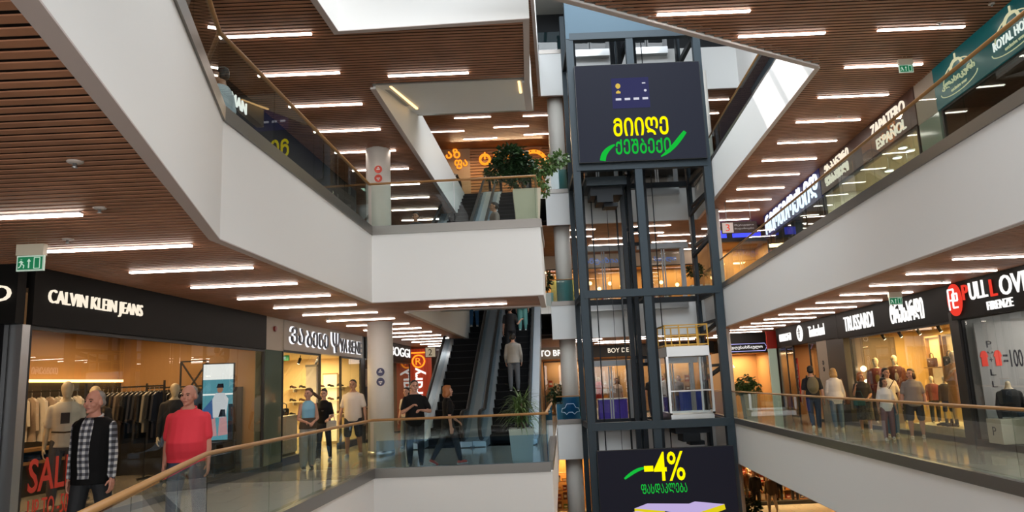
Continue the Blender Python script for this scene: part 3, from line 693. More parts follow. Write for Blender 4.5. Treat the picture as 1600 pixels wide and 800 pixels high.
# X framed panel
xp = thing('x_frame_stand', 'black metal frame with crossed bars behind the man in red', 'frame', LF.p(6.75, 1.1, 0), LF.a+pi/2)
m = MB()
for a, b in (((0, 1.5), (0, 2.35)), ((.6, 1.5), (.6, 2.35)), ((0, 2.35), (.6, 2.35)), ((0, 1.5), (.6, 1.5)), ((0, 1.5), (.6, 2.35)), ((0, 2.35), (.6, 1.5)), ((0, 0), (0, 1.5)), ((.6, 0), (.6, 1.5))): m.bar((a[0], 0, a[1]), (b[0], 0, b[1]), .03, .03, 0, (0, 1, 0))
m.build('bars', RUBBER, xp)
# pier between the shops
box_at(LF, 'wall_pier', PIER, 7.0, -.04, 2.55, 8.0, .2, 3.3); box_at(LF, 'wall_pier', GREENG, 7.04, -.02, .1, 7.98, .2, 2.55); box_at(LF, 'baseboard_left', NOIR, 7.0, -.05, 0, 8.0, .2, .10)
fa = thing('fire_alarm', 'small dark red round fire alarm on the beige pier beside the jeans shop', 'alarm', LF.p(7.45, -.045, 3.02), LF.a)
m = MB(); m.plate([(.06*cos(t*pi/8), .06*sin(t*pi/8)) for t in range(16)], -.05, 0); m.build('bell', mat('alarm_red', (.2, .02, .015), .4), fa)
# ---- shoe shop
room(LF, 8.02, 14.36, 0, 2.62, 2.5, CREAM, CREAM, (1, .74, .36), 190)
SANDB = mat('sign_sand', (.38, .33, .27), .5)
s = sign(LF, 8.0, 14.38, 2.58, 3.27, SANDB, 'beige shop sign with black haloed letters above the shoe shop')
INK = mat('letter_ink', (.012, .012, .025), .4); HALO = glow('letter_halo', (.95, .95, 1.0), 1.3)
for tx, x, w, zz, h in (('ᲕᲐ', .30, .85, .17, .38), ('ᲑᲔᲜᲔ', 1.35, 1.6, .14, .38), ('VA', 4.0, .62, .12, .36), ('BENE', 4.8, 1.3, .12, .35)):
    lettering(tx, w, h, INK, s, x, -.10, zz, .03, bold=.005); lettering(tx, w+.05, h+.04, HALO, s, x-.035, -.065, zz-.02, .012, 'halo', bold=.005, label='white glowing halo behind the letters')
em = textmb('Ѱ', .62, .52, .03).build('emblem', INK, s); em.location = (3.3, -.10, .08)
em = textmb('Ѱ', .68, .56, .012, bold=.02).build('halo', HALO, s); em.location = (3.26, -.065, .06)
glaze(LF, 2, 8.0, 10.6, 0, 2.58, (9.3,)); glaze(LF, 3, 12.3, 14.36, 0, 2.58, (13.3,)); box_at(LF, 'baseboard_left', mat('base_navy', (.03, .05, .11), .3), 8.0, -.04, 0, 10.6, .1, .17); box_at(LF, 'baseboard_left', MATS['base_navy'], 12.3, -.04, 0, 14.36, .1, .17)
WHC = mat('white_counter', (.62, .58, .5), .4)
ct = thing('display_counter', 'white display counter with bags inside the shoe shop window', 'counter', LF.p(9.0, .35, 0), LF.a)
MB().box(0, 0, .17, .95, .55, 1.02).build('body', WHC, ct, bevel=.01); MB().box(-.02, -.02, 1.02, .97, .57, 1.06).build('top', WHC, ct); MB().box(.03, .03, 0, .92, .52, .17).build('plinth', NOIR, ct)
SHELFM = mat('cream_shelf', (.6, .52, .36), .4)
shelfs = []
for i, (z, w) in enumerate(((1.34, 1.9), (1.74, 1.9), (.92, 1.9))):
    o = thing('wall_shelf', ['middle', 'upper', 'lower'][i]+' cream wall shelf with shoes inside the shoe shop', 'shelf', LF.p(14.34, .35, z), LF.a+pi/2)
    MB().box(0, 0, -.03, w, .26, 0).build('board', SHELFM, o)
    for q in (.2, w-.2): MB().box(q-.02, .0, -.12, q+.02, .24, -.03).build('bracket', STEEL, o)
pl_ = thing('display_pillar', 'slim white lit pillar inside the shoe shop', 'pillar', LF.p(12.0, .68, 0), LF.a); MB().box(-.15, -.15, 0, .15, .15, 2.3).build('shaft', WHITE, pl_); MB().box(-.17, -.17, 2.3, .17, .17, 2.36).build('cap', GREYM, pl_)
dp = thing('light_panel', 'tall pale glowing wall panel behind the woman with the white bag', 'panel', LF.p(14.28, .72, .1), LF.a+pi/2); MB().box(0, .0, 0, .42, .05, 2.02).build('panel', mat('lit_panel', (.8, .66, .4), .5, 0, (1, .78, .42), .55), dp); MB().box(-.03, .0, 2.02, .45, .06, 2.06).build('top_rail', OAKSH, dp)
ex = thing('exit_sign', 'small green exit box inside the shoe shop', 'exit sign', LF.p(10.72, 1.0, 2.45), LF.a-pi/2); MB().box(-.12, -.03, 0, .12, .03, .14).build('housing', EXG, ex); MB().box(-.02, -.034, .03, .04, -.0305, .11).build('arrow', EXW, ex)
for i in range(4): spot(LF, 8.8+i*1.4, .9, 2.62, '%s track spotlight from the near end inside the shoe shop' % ORD[i], 'spotlights in the shoe shop')
# ---- following shops on the left
room(LF, 14.6, 21.4, 0, 2.6, 2.5, mat('mauve_wall', (.20, .13, .10), .6), BROWN, (1, .7, .4), 60)
box_at(LF, 'wall_pier', NOIR, 14.38, -.02, 0, 14.75, .2, 3.3)
s = sign(LF, 14.75, 21.4, 2.6, 3.27, BLACK, 'black shop sign with white letters right of the lower white column'); lettering('BOGGI', 3.2, .34, LETW, s, 3.2, -.062, .2, .03)
bl = thing('blade_sign', 'white lit blade sign standing out beside the shoe shop', 'sign', LF.p(15.3, -.38, 2.45), LF.a-pi/2); MB().box(-.10, -.05, 0, .28, .05, .80).build('light_box', glow('blade_white', (1, .98, .95), 1.6), bl); lettering('ONA', .5, .12, INK, bl, .04, -.055, .15, .006).rotation_euler = (0, -pi/2, 0)
glaze(LF, 4, 14.75, 21.4, 0, 2.6, (17, 19))
po = thing('wall_poster', 'framed fashion poster at the far end of the shoe shop front', 'poster', LF.p(14.9, .03, 1.0), LF.a-pi/2+.5); MB().box(-.25, 0, 0, .25, .03, 1.3).build('frame', RUBBER, po)
m = MB(); m.box(-.22, -.006, .03, .22, -.001, 1.27, 0); m.plate([(-.12, .1), (.14, .1), (.1, .7), (-.08, .7)], -.010, -.006, 1); m.plate([(.07*cos(t*pi/6)+.01, .84+.1*sin(t*pi/6)) for t in range(12)], -.010, -.006, 2); m.build('print', [mat('poster_bg', (.25, .18, .13), .5), mat('poster_coat', (.05, .04, .05), .6), mat('poster_skin', (.4, .24, .17), .6)], po)
# red ribbed portal with a vertical white word
rp = thing('ribbed_portal_sign', 'orange red ribbed pillar sign with a vertical white word', 'sign', (-4.66, 31, 0))
REDP = mat('portal_red', (.55, .065, .02), .5, 0, (.6, .06, .015), .18)
m = MB(); m.box(0, 0, 0, 1.08, .5, 3.2)
for i in range(9): m.box(i*.12+.01, -.05, 0, i*.12+.07, 0, 3.2)
m.build('ribbed_body', REDP, rp)
w = textmb('Superdry', 2.3, .58, .03, bold=.02).build('lettering', LETW, rp); w.rotation_euler = (0, -pi/2, 0); w.location = (.90, -.06, .12)
m = MB(); m.tube([(.60+.25*cos(t*pi/12), -.075, 2.68+.25*sin(t*pi/12)) for t in range(24)], .035, 6, closed=True); m.build('ring_emblem', LETO, rp)
lettering('R', .24, .28, LETO, rp, .48, -.06, 2.54, .03); MB().box(.30, -.075, 3.0, .95, -.05, 3.06).build('top_light', LETO, rp)
box_at(BF, 'wall_shopfront', BROWN, -14, -4.6, 0, -5.0, -4.4, 3.3)
# ---- right, lower floor
def lit_text(s, items):
    for tx, x, w, z, h, m, *r in items: lettering(tx, w, h, m, s, x, -.062, z, .03, bold=(r[0] if r else 0))
room(RF, 1.1, 7.65, 0, 2.6, 3.2, mat('cabin_wall', (.30, .15, .06), .6), BROWN, (1, .62, .28), 95)
s = sign(RF, 1.0, 7.7, 2.55, 3.27, BLACK, 'black shop sign with white words beside a round white emblem')
lit_text(s, [('თიმბერლენდი', 1.55, .45, .17, .30, LETW, .0), ('Timberland', 4.05, 1.55, .17, .36, LETW, .0)][1:]); lettering('ᲗᲘᲛᲑᲔᲠᲘ', 1.5, .28, LETW, s, .48, -.062, .2, .03)
m = MB(); m.plate([(3.05+.32*cos(t*pi/10), .37+.28*sin(t*pi/10)) for t in range(20)], -.09, -.06); m.build('round_emblem', LETW, s); m = MB()
for a, b in (((3.05, .22), (3.05, .55)), ((2.95, .36), (3.15, .36)), ((2.9, .45), (3.2, .45))): m.bar((a[0], -.095, a[1]), (b[0], -.095, b[1]), .02, .03, 0, (0, 1, 0))
m.build('tree_mark', INK, s)
box_at(RF, 'wall_pier', DGL, 1.0, -.03, 0, 1.95, .25, 2.55); box_at(RF, 'wall_pier', PIER, 5.55, -.03, 0, 6.5, .4, 2.55); box_at(RF, 'wall_pier', NOIR, 6.5, -.03, 0, 7.7, .3, 2.55)
glaze(RF, 5, 1.95, 2.9, 0, 2.55, ()); glaze(RF, 6, 4.7, 5.55, 0, 2.55, ())
RDP = mat('promo_red', (.55, .035, .02), .5)
for i, (u, w) in enumerate(((2.0, .35), (4.9, .35))):
    o = thing('promo_banner', ['red promotional banner at the far side of the doorway under the round emblem', 'red promotional banner at the near side of the doorway under the round emblem'][i], 'banner', RF.p(u, .25, .5), RF.a)
    MB().box(0, 0, 0, w, .02, 1.6).build('cloth', RDP, o); lettering('SALE', 1.2, .22, WHITE, o, w*.75, -.003, .2, .004).rotation_euler = (0, -pi/2, 0)
for k, dz in enumerate((0, -.2)):
    o = thing('round_pictogram', 'dark round pictogram on the beige shop pier, the %s of two' % ('upper', 'lower')[k], 'sign', RF.p(6.05, -.035, 1.85+dz), RF.a); MB().plate([(.075*cos(t*pi/8), .075*sin(t*pi/8)) for t in range(16)], -.01, 0).build('disc', INK, o); MB().box(-.03, -.014, -.01, .03, -.0102, .01).build('symbol', PIER, o)
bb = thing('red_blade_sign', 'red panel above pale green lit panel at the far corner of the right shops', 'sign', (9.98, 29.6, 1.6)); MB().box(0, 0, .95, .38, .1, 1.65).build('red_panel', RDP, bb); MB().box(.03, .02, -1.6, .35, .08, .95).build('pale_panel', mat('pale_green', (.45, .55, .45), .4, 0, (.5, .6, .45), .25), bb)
# fashion shop
YELW = mat('yellow_wall', (.62, .42, .16), .6)
room(RF, 7.75, 14.55, 0, 2.62, 2.3, YELW, BROWN, (1, .70, .30), 200)
s = sign(RF, 7.72, 14.5, 2.52, 3.27, BLACK, 'long black fascia sign with two white words in Latin and Georgian'); lit_text(s, [('TRUSSARDI', .66, 2.1, .17, .42, LETW, .0), ('ᲢᲠᲣᲡᲐᲠᲓᲘ', 3.85, 1.76, .15, .50, LETW, .0)])
glaze(RF, 7, 8.5, 14.4, 0, 2.52, (10.6, 12.5)); box_at(RF, 'wall_pier', NOIR, 7.7, -.03, 0, 8.0, .3, 2.52); box_at(RF, 'wall_pier', NOIR, 14.4, -.08, 0, 14.75, .35, 2.7)
box_at(RF, 'wall_panel', mat('taupe_panel', (.16, .11, .07), .5), 7.78, .3, 0, 7.84, 1.5, 2.5); box_at(RF, 'baseboard_right', NOIR, 8.0, -.05, 0, 14.4, .12, .10)
pd = thing('window_podium', 'low pale podium under the mannequins of the fashion shop window', 'podium', RF.p(11.6, .06, 0), RF.a); MB().box(0, 0, .1, 2.75, 1.1, .27).build('body', mat('podium_pale', (.66, .56, .38), .4), pd); MB().box(.02, .02, 0, 2.73, 1.08, .10).build('plinth', NOIR, pd)
for i, (u, w) in enumerate(((9.62, .75), (10.57, .75))):
    o = thing('lit_wall_frame', ['pale lit wall niche holding a brown handbag', 'pale lit wall niche holding a black bag'][i], 'shelf', RF.p(u, 1.55, 1.0), RF.a)
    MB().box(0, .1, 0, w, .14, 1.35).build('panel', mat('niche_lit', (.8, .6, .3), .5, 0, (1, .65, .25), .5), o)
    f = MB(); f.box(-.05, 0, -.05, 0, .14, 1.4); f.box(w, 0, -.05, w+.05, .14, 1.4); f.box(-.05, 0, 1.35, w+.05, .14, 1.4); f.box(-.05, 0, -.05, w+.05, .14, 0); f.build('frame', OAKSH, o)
    MB().box(0, -.12, .55, w, .1, .58).build('shelf_board', OAKSH, o)
for i in range(5): spot(RF, 9.6+i*1.05, .45, 2.60, '%s black track spotlight from the far end in the fashion shop window' % ORD[i], 'spotlights in the fashion shop window')
for i, (z, u) in enumerate(((1.61, 8.06), (1.22, 8.02))):
    o = thing('globe_lamp', ['upper glowing globe bulb at the entrance of the fashion shop', 'lower glowing globe bulb at the entrance of the fashion shop'][i], 'lamp', RF.p(8.02+.14*i, .45, z), RF.a); MB().ball((0, 0, 0), .085).build('bulb', glow('bulb_glow', (1, .75, .4), 9), o); MB().tube([(0, 0, .08), (0, 0, 2.6-z)], .006, 6).build('cord', RUBBER, o)
    lamp('bulb_light', 'POINT', RF.p(8.02+.14*i, .3, z), 6, (1, .7, .4), shadow_soft_size=.08)
# knitwear shop
room(RF, 14.8, 22.5, 0, 2.7, 2.6, GREY, GREY, (1, .93, .85), 120)
s = sign(RF, 14.6, 22.5, 2.52, 3.30, BLACK, 'black shop sign with a red round emblem and red and white letters', proud=.12)
LETR = glow('red_letters', (.85, .05, .03), 1.1)
m = MB(); m.plate([(.26+.27*cos(t*pi/12), .40+.33*sin(t*pi/12)) for t in range(24)], -.155, -.12); m.build('round_emblem', LETR, s)
for tx, x, w, z, h, mm in (('P', .60, .20, .36, .30, LETR), ('ULL', .86, .62, .33, .34, LETW), ('L', 1.60, .2, .32, .32, LETR), ('OVE', 1.92, .9, .30, .36, LETW), ('FIRENZE', 1.42, .82, .08, .16, LETW)): lettering(tx, w, h, mm, s, x, -.122, z, .03)
m = MB()
for a, b in (((.08, .2), (.08, .62)), ((.08, .62), (.30, .62)), ((.30, .62), (.30, .40)), ((.30, .40), (.08, .40)), ((.24, .52), (.24, .24)), ((.24, .24), (.42, .24)), ((.24, .52), (.42, .52)), ((.42, .52), (.42, .38)), ((.42, .38), (.24, .38))): m.bar((a[0], -.165, a[1]), (b[0], -.165, b[1]), .035, .02, 0, (0, 1, 0))
m.build('monogram', LETW, s)
glaze(RF, 8, 14.75, 22.4, 0, 2.55, (17.2, 19.6)); box_at(RF, 'baseboard_right', NOIR, 14.75, -.06, 0, 22.4, .12, .12)
bd = thing('window_backdrop', 'grey window backdrop with red tee shirt marks and the figure one hundred', 'panel', RF.p(15.15, .0, .12), RF.a+pi/2)
MB().box(0.015, .0, 0, 1.3, .04, 2.3).build('panel', mat('backdrop_grey', (.30, .30, .31), .5), bd)
def tee(x, z, k): return [(x+a*k*.58, z+b*k*1.0) for a, b in ((-.35, .5), (-.15, .62), (.15, .62), (.35, .5), (.5, .2), (.36, .12), (.36, -.5), (-.36, -.5), (-.36, .12), (-.5, .2))]
BACKR = mat('tee_red', (.7, .04, .02), .5, 0, (.7, .04, .02), .25)
# panel faces the camera: local x runs into the shop
m = MB(); m.plate(tee(.12, 1.57, .27), -.012, -.002); m.plate(tee(.38, 1.57, .27), -.012, -.002); m.build('tee_marks', BACKR, bd)
for tx, x, w, z, h in (('=100', .48, .37, 1.40, .34), ('+', .215, .07, 1.52, .08), ('P', .20, .10, 1.80, .13), ('L', .20, .10, 1.25, .12), ('L', .20, .10, 1.02, .12), ('U', .20, .10, 1.68, .04)): lettering(tx, w, h, INK, bd, x, -.002, z, .006)
pz = thing('display_plinth', 'pale beige plinth under the black sweater torso', 'plinth', RF.p(15.75, .1, .12), RF.a); MB().box(-.25, -.3, 0, .25, .28, .45).build('body', mat('plinth_beige', (.5, .46, .38), .5), pz, bevel=.01); lettering('P', .12, .16, INK, pz, -.06, -.302, .15, .004).rotation_euler = (0, 0, 0)
# ---- right, upper floor
BLUEW = mat('blue_board', (.006, .008, .04), .4, 0, (.02, .03, .25), .22)
room(RF, .95, 7.6, F3, 2.35, 2.6, mat('store_brown', (.22, .15, .09), .6), NOIR, (1, .86, .66), 85)
s = sign(RF, .9, 7.7, F3+2.35, F3+3.27, BLUEW, 'dark blue shop sign with glowing white letters on the upper right floor'); LETB = glow('blue_white_letters', (.80, .84, 1.0), 2.2)
lettering('ᲠᲘᲝᲜᲘ', 2.9, .74, LETB, s, .25, -.062, .09, .04, bold=.005); lettering('ᲝᲥᲡᲘᲓ', 3.3, .76, LETB, s, 3.3, -.062, .09, .04, bold=.005)
glaze(RF, 9, .95, 7.65, F3, F3+2.35, (2.6, 4.3, 6.0))
box_at(RF, 'wall_pier', NOIR, 3.7, .02, F3, 4.3, .3, F3+2.35)
room(RF, 7.8, 14.1, F3, 2.45, 2.8, mat('ivory_wall', (.58, .54, .44), .6), mat('ivory_ceiling', (.42, .33, .20), .6), (1, .93, .78), 190)
s = sign(RF, 7.75, 14.2, F3+2.4, F3+3.27, mat('sign_chestnut', (.075, .028, .018), .45), 'chestnut brown shop sign with cream words in Latin and Georgian letters')
for tx, x, w, z, h in (('ᲔᲡᲞᲐᲜᲣᲠᲘ', .5, 1.95, .47, .30), ('ᲤᲔᲮᲡᲐᲪᲛᲔᲚᲘ', .45, 1.9, .13, .28), ('ZAPATERO', 4.05, 1.95, .47, .30), ('ESPAÑOL', 4.3, 1.65, .08, .32)): lettering(tx, w, h, LETWARM, s, x, -.062, z, .03, bold=.005)
glaze(RF, 10, 7.8, 14.1, F3, F3+2.4, (9.9, 12.0))
for i, (u, v, z) in enumerate(((12.1, .12, 1.9), (12.4, .55, 2.3), (12.55, .15, 2.1), (12.5, .80, 2.12), (12.5, .40, 1.86), (12.75, .22, 2.28))):
    o = thing('disc_lamp', '%s glowing round lamp from the far end hanging in the brown-signed shoe shop' % ORD[i], 'lamp', RF.p(u, v, F3+z), RF.a, 'round lamps in the brown-signed shoe shop')
    MB().lathe([(.02, .06), (.11, .02), (.11, 0)], 16).build('shade', WHITE, o); MB().lathe([(.10, -.006), (.10, -.001)], 16).build('diffuser', glow('disc_glow', (1, .95, .85), 5), o); MB().tube([(0, 0, .05), (0, 0, 2.45-z)], .005, 6).build('cord', STEEL, o)
sh = thing('wall_shelf', 'long pale wall shelf inside the brown-signed shoe shop', 'shelf', RF.p(7.86, .3, F3+1.0), RF.a-pi/2); 
box_at(RF, 'wall_pier', PIER, 14.2, -.04, F3+2.35, 15.1, .3, F3+3.3); box_at(RF, 'wall_pier', mat('mint_glass', (.30, .38, .31), .12, spec=.7), 14.2, -.03, F3, 15.1, .3, F3+2.35)
MB().box(-1.8, -.3, -.03, 0, 0, 0).build('board', SHELFM, sh); MB().box(-1.8, -.3, .45, 0, 0, .48).build('board', SHELFM, sh)
room(RF, 15.2, 22.0, F3, 2.35, 3, mat('umber_wall', (.10, .05, .03), .6), NOIR, (1, .8, .6), 45)
TEAL = mat('teal_board', (.0, .085, .095), .35, 0, (.0, .10, .11), .35)
s = sign(RF, 15.12, 22.2, F3+2.35, F3+3.27, TEAL, 'teal shop sign with domed line emblems and white letters at the upper right')
CRM = glow('cream_line', (.75, .72, .45), .9)
def emblem(x, txt, m2):
    g = MB(); 
    g.tube([(x+.55*cos(pi*t/16), -.07, .40+.30*sin(pi*t/16)) for t in range(17)], .012, 5); g.tube([(x+.22*cos(pi*t/10), -.07, .55+.18*sin(pi*t/10)) for t in range(11)], .03, 5); g.tube([(x, -.07, .72), (x, -.07, .86)], .02, 5)
    g.tube([(x+.7*cos(pi+pi*t/16), -.07, .24+.16*sin(pi+pi*t/16)) for t in range(17)], .01, 5); g.build('dome_emblem', CRM, s)
    lettering(txt, 1.25, .17, m2, s, x-.62, -.062, .28, .02); lettering('exclusive wear', .6, .07, CRM, s, x-.3, -.062, .16, .01)
emblem(.95, 'კლასიკური', CRM); emblem(2.85, 'ROYAL HOUSE', LETW)
glaze(RF, 11, 15.2, 22.0, F3, F3+2.35, (17.5, 19.8))
pt = thing('window_sticker', 'round blue and yellow sticker on the dark window under the teal sign', 'sticker', RF.p(17.15, -.03, F3+1.5), RF.a)
m = MB(); m.plate([(.2*cos(t*pi/8), .16*sin(t*pi/8)) for t in range(16)], -.008, 0, 0); m.plate([(.0, 0), (.19, .02), (.1, .13), (-.05, .13)], -.012, -.0085, 1); m.plate([(-.15, -.02), (.02, -.12), (.12, -.08), (0, .02)], -.012, -.0085, 2); m.build('print', [mat('st_blue', (.05, .2, .4), .5), mat('st_white', (.7, .7, .7), .5), mat('st_yel', (.7, .45, .05), .5)], pt)
# ---- left, upper floor: dark shop
room(LF, 0, 13.8, F3, 2.5, 2.5, NOIR, NOIR, (1, .85, .7), 14)
s = sign(LF, 0, 13.8, F3+2.45, F3+3.27, BLACK, 'black shop sign with white letters behind the man in grey on the upper floor'); lettering('MAN', .70, .24, LETW, s, 5.05, -.062, .38, .03)
glaze(LF, 12, 0, 13.8, F3, F3+2.45, (2.5, 5, 7.5, 10, 12))
struct(MB().box(-13.9, 9.0, F3, -6.0, 9.1, F3+3.3).build('wall_neighbour', NOIR))
# ---- top floor, right
room(RF, 1, 15.5, F4, 2.6, 2.5, DARKW, DARKW, (.9, .95, 1), 20)
s = sign(RF, 1, 15.5, F4+2.6, F4+4.1, mat('blue_grey_board', (.10, .14, .18), .4), 'blue grey shop sign with large pale letters above the sunlit edge')
glaze(RF, 13, 1, 15.4, F4, F4+2.6, (4, 7, 10, 13)); lettering('ლენდი', 4.6, .95, mat('pale_letters', (.6, .68, .72), .4, 0, (.6, .7, .8), .35), s, 5.2, -.062, .3, .05, bold=.02)
# ---- back hall behind the lifts
def back_room(z, h, x0, x1, wm, c, e, dep=1.3): room(BF, x0, x1, z, h, dep, wm, wm, c, e, .5)
back_room(F2, 2.7, 1.2, 9.6, mat('back_warm', (.34, .20, .10), .6), (1, .72, .4), 130)
back_room(F3, 2.6, 1.2, 9.6, mat('back_amber', (.50, .28, .10), .6), (1, .68, .34), 120)
back_room(F4, 3.0, 2.0, 9.6, DARKW, (1, .8, .6), 20); back_room(F1, 2.8, .6, 9.6, mat('back_orange', (.5, .25, .08), .6), (1, .6, .25), 300)
for _x, _c in ((4.0, (1, .8, .6)), (6.6, (1, .85, .7))): lamp('hall_fill', 'AREA', (_x, 32.5, C2-.1), 70, _c, (0, 0, 0), 2.0, 2.0)  # added fill without fixtures, brightens the hall behind the lifts
s = sign(BF, 1.0, 3.4, 2.7, 3.27, SANDB, 'sand coloured sign with white letters left of the lift on the lower floor'); lettering('TO BRA', 1.35, .30, LETW, s, .15, -.062, .15, .03, bold=.02)
s = sign(BF, 3.5, 9.7, 2.7, 3.27, NOIR, 'dark shop sign seen through the lifts on the lower floor'); lettering('BOY DE PRI', 1.5, .22, LETWARM, s, 1.0, -.062, .2, .03); lettering('ახალი', 1.0, .22, LETWARM, s, 4.1, -.062, .2, .03)
s = sign(BF, 1.2, 9.7, F3+2.6, F3+3.27, mat('sign_cream', (.5, .42, .32), .5), 'pale shop sign with dark blue letters seen through the lifts on the middle floor'); NAVYL = glow('navy_letters', (.12, .18, .4), .8)
lettering('ფანტაზია', 2.0, .36, NAVYL, s, 2.1, -.062, .12, .03, bold=.02); lettering('სახლი', 1.1, .32, NAVYL, s, 5.9, -.062, .12, .03, bold=.02)
for n, z in ((14, F2), (15, F3), (16, F1)): glaze(BF, n, 1.3, 9.5, z, z+2.6, (3.3, 5.3, 7.3))
# top floor back wall: slatted wood with orange words
wm = MB()
for i in range(28): wm.box(-1.9, 35.6, F4+i*.15, 2.2, 35.67, F4+i*.15+.11)
wm.box(-1.9, 35.67, F4, 2.2, 35.75, C4, 1)
struct(wm.build('wall_slats', [mat('honey_slat', (.42, .20, .08), .5), BROWN])); struct(MB().box(-6, 35.6, F4, -1.9, 35.66, C4).build('wall_tan', mat('tan_panel', (.40, .27, .17), .6)))
lamp('wall_wash', 'AREA', (-.5, 34.7, C4-.1), 190, (1, .72, .42), (radians(-28), 0, 0), 4.5, .3)
def orange(label, x, z, parts):
    o = thing('orange_sign', label, 'sign', (x, 35.59, z))
    for tx, a, b, w, h in parts: lettering(tx, w, h, LETO, o, a, -.01, b, .04, bold=.02)
    return o
orange('orange Georgian letters on the tan panel behind the upper escalator', -3.1, 12.30, [('აზ', 0, .52, .72, .5), ('ფა', .42, -.05, .66, .48)])
o = orange('orange ring sign with letters on the honey slat wall', -1.45, 12.45, [('რკ', .75, .22, .8, .48)]); MB().tube([(.3+.24*cos(t*pi/10), -.03, .24+.24*sin(t*pi/10)) for t in range(20)], .07, 6, closed=True).build('ring', LETO, o); MB().box(.26, -.04, .24, .34, -.01, .62).build('stroke', LETO, o)
o = thing('orange_sign', 'orange arched sign on the honey slat wall beside the white column', 'sign', (1.28, 35.59, 12.38)); MB().tube([(.62*cos(pi*t/14), -.03, .62*sin(pi*t/14)) for t in range(15)], .10, 6).build('arch', LETO, o)
m = MB()
for t in range(2, 13, 2): m.ball((.62*cos(pi*t/14), -.13, .62*sin(pi*t/14)), .035, 8, 6)
m.build('dots', mat('sign_dot', (.35, .06, .01), .5), o)
# ---- far right corner of the lower floor and the floor below
s = sign(Frame(8.5, 30.93, 0), 0, 1.95, 2.45, 3.36, NOIR, 'dark shop sign with a lit oval of white letters behind the right column'); lettering('სადღესასწაულო', 1.5, .16, LETW, s, .2, -.062, .15, .02)
m = MB(); m.tube([(x, -.065, z) for x, z in ((.1, .08), (1.8, .08), (1.88, .23), (1.8, .38), (.1, .38), (.03, .23))], .012, 5, closed=True); m.build('oval_outline', glow('oval_violet', (.5, .5, 1), 1.2), s)
room(Frame(8.4, 31, 0), 0, 2.6, F3, 2.6, 2.0, MATS['back_amber'], BROWN, (1, .68, .36), 60)
s = sign(Frame(8.4, 30.95, 0), 0, 2.6, F3+2.6, F3+3.36, NOIR, 'dark fascia above the amber shop behind the floor three sign')
m = MB(); m.box(.3, -.075, .18, .75, -.06, .5); m.box(1.0, -.075, .18, 2.2, -.06, .38); m.build('blue_light_panel', glow('blue_panel', (.06, .08, 1.0), 1.6), s)
room(Frame(8.5, 31, 0), 0, 1.95, 0, 2.45, 1.6, TAN, TAN, (1, .68, .34), 60)
room(RF, 6.6, 22, F1, 3.0, 3.0, mat('lower_orange', (.48, .22, .07), .6), BROWN, (1, .62, .28), 500); glaze(RF, 17, 6.6, 22, F1, F1+2.9, (9, 12, 15, 18))
box_at(RF, 'wall_pier', PIER, 5.9, -.05, F1, 6.55, .3, C1); box_at(RF, 'baseboard_right', NOIR, 6.6, -.05, F1, 22, .1, F1+.15)
GF = Frame(10.35, 36.6, 0.0)
room(GF, 0, 4.6, F1, 3.0, 1.25, MATS['lower_orange'], BROWN, (1, .62, .28), 520); glaze(GF, 19, 0, 4.6, F1, F1+2.9, (1.6, 3.1)); box_at(GF, 'baseboard_back', NOIR, 0, -.06, F1, 4.6, .1, F1+.16)
box_at(GF, 'wall_pier', PIER, -.7, -.06, F1, -.02, .3, C1)
# ------------------------------------------------------------------ people
SKINS = {'fair': mat('skin_fair', (.50, .27, .19), .55), 'tan': mat('skin_tan', (.40, .21, .13), .55), 'ruddy': mat('skin_ruddy', (.50, .22, .15), .55)}
EYEM = mat('eye_dark', (.02, .015, .012), .25); LIPM = mat('mouth', (.30, .10, .08), .5); MANQ = mat('mannequin_cream', (.62, .52, .36), .45)
_TS = bpy.data.scenes.new('remesh_work')
def remesh(mb, voxel, name, m, parent, sm=3, keep=False):
    me = mb.mesh('t', []); o = bpy.data.objects.new('t', me); _TS.collection.objects.link(o)
    r = o.modifiers.new('r', 'REMESH'); r.mode = 'VOXEL'; r.voxel_size = voxel; r.use_smooth_shade = True
    s = o.modifiers.new('s', 'SMOOTH'); s.factor = .5; s.iterations = sm
    vl = _TS.view_layers[0]; vl.update()
    me2 = bpy.data.meshes.new_from_object(o.evaluated_get(vl.depsgraph)); bpy.data.objects.remove(o); bpy.data.meshes.remove(me)
    if keep: return me2
    me2.name = name; me2.materials.clear(); me2.materials.append(m); me2.polygons.foreach_set('use_smooth', [True]*len(me2.polygons))
    ob = bpy.data.objects.new(name, me2); COL.objects.link(ob); ob.parent = parent; return ob
def loft(mb, rings, n=16):
    vs = []; fs = []; K = len(rings)
    for (cx, cy, cz, rx, ry) in rings:
        for k in range(n): a = 2*pi*k/n; vs.append((cx+rx*cos(a), cy+ry*sin(a), cz))
    for i in range(K-1):
        for k in range(n): fs.append((i*n+k, i*n+(k+1) % n, (i+1)*n+(k+1) % n, (i+1)*n+k))
    fs.append(tuple(range(n))[::-1]); fs.append(tuple((K-1)*n+k for k in range(n)))
    return mb.add(vs, fs, 0, True)
def limb(mb, pts, rs, n=10):
    for i in range(len(pts)-1):
        mb.tube([pts[i], pts[i+1]], [rs[i], rs[i+1]], n)
    for p, r in zip(pts, rs): mb.ball(tuple(p), r*1.0, n, 7)
def V(*a): return Vector(a)
class Fig: pass
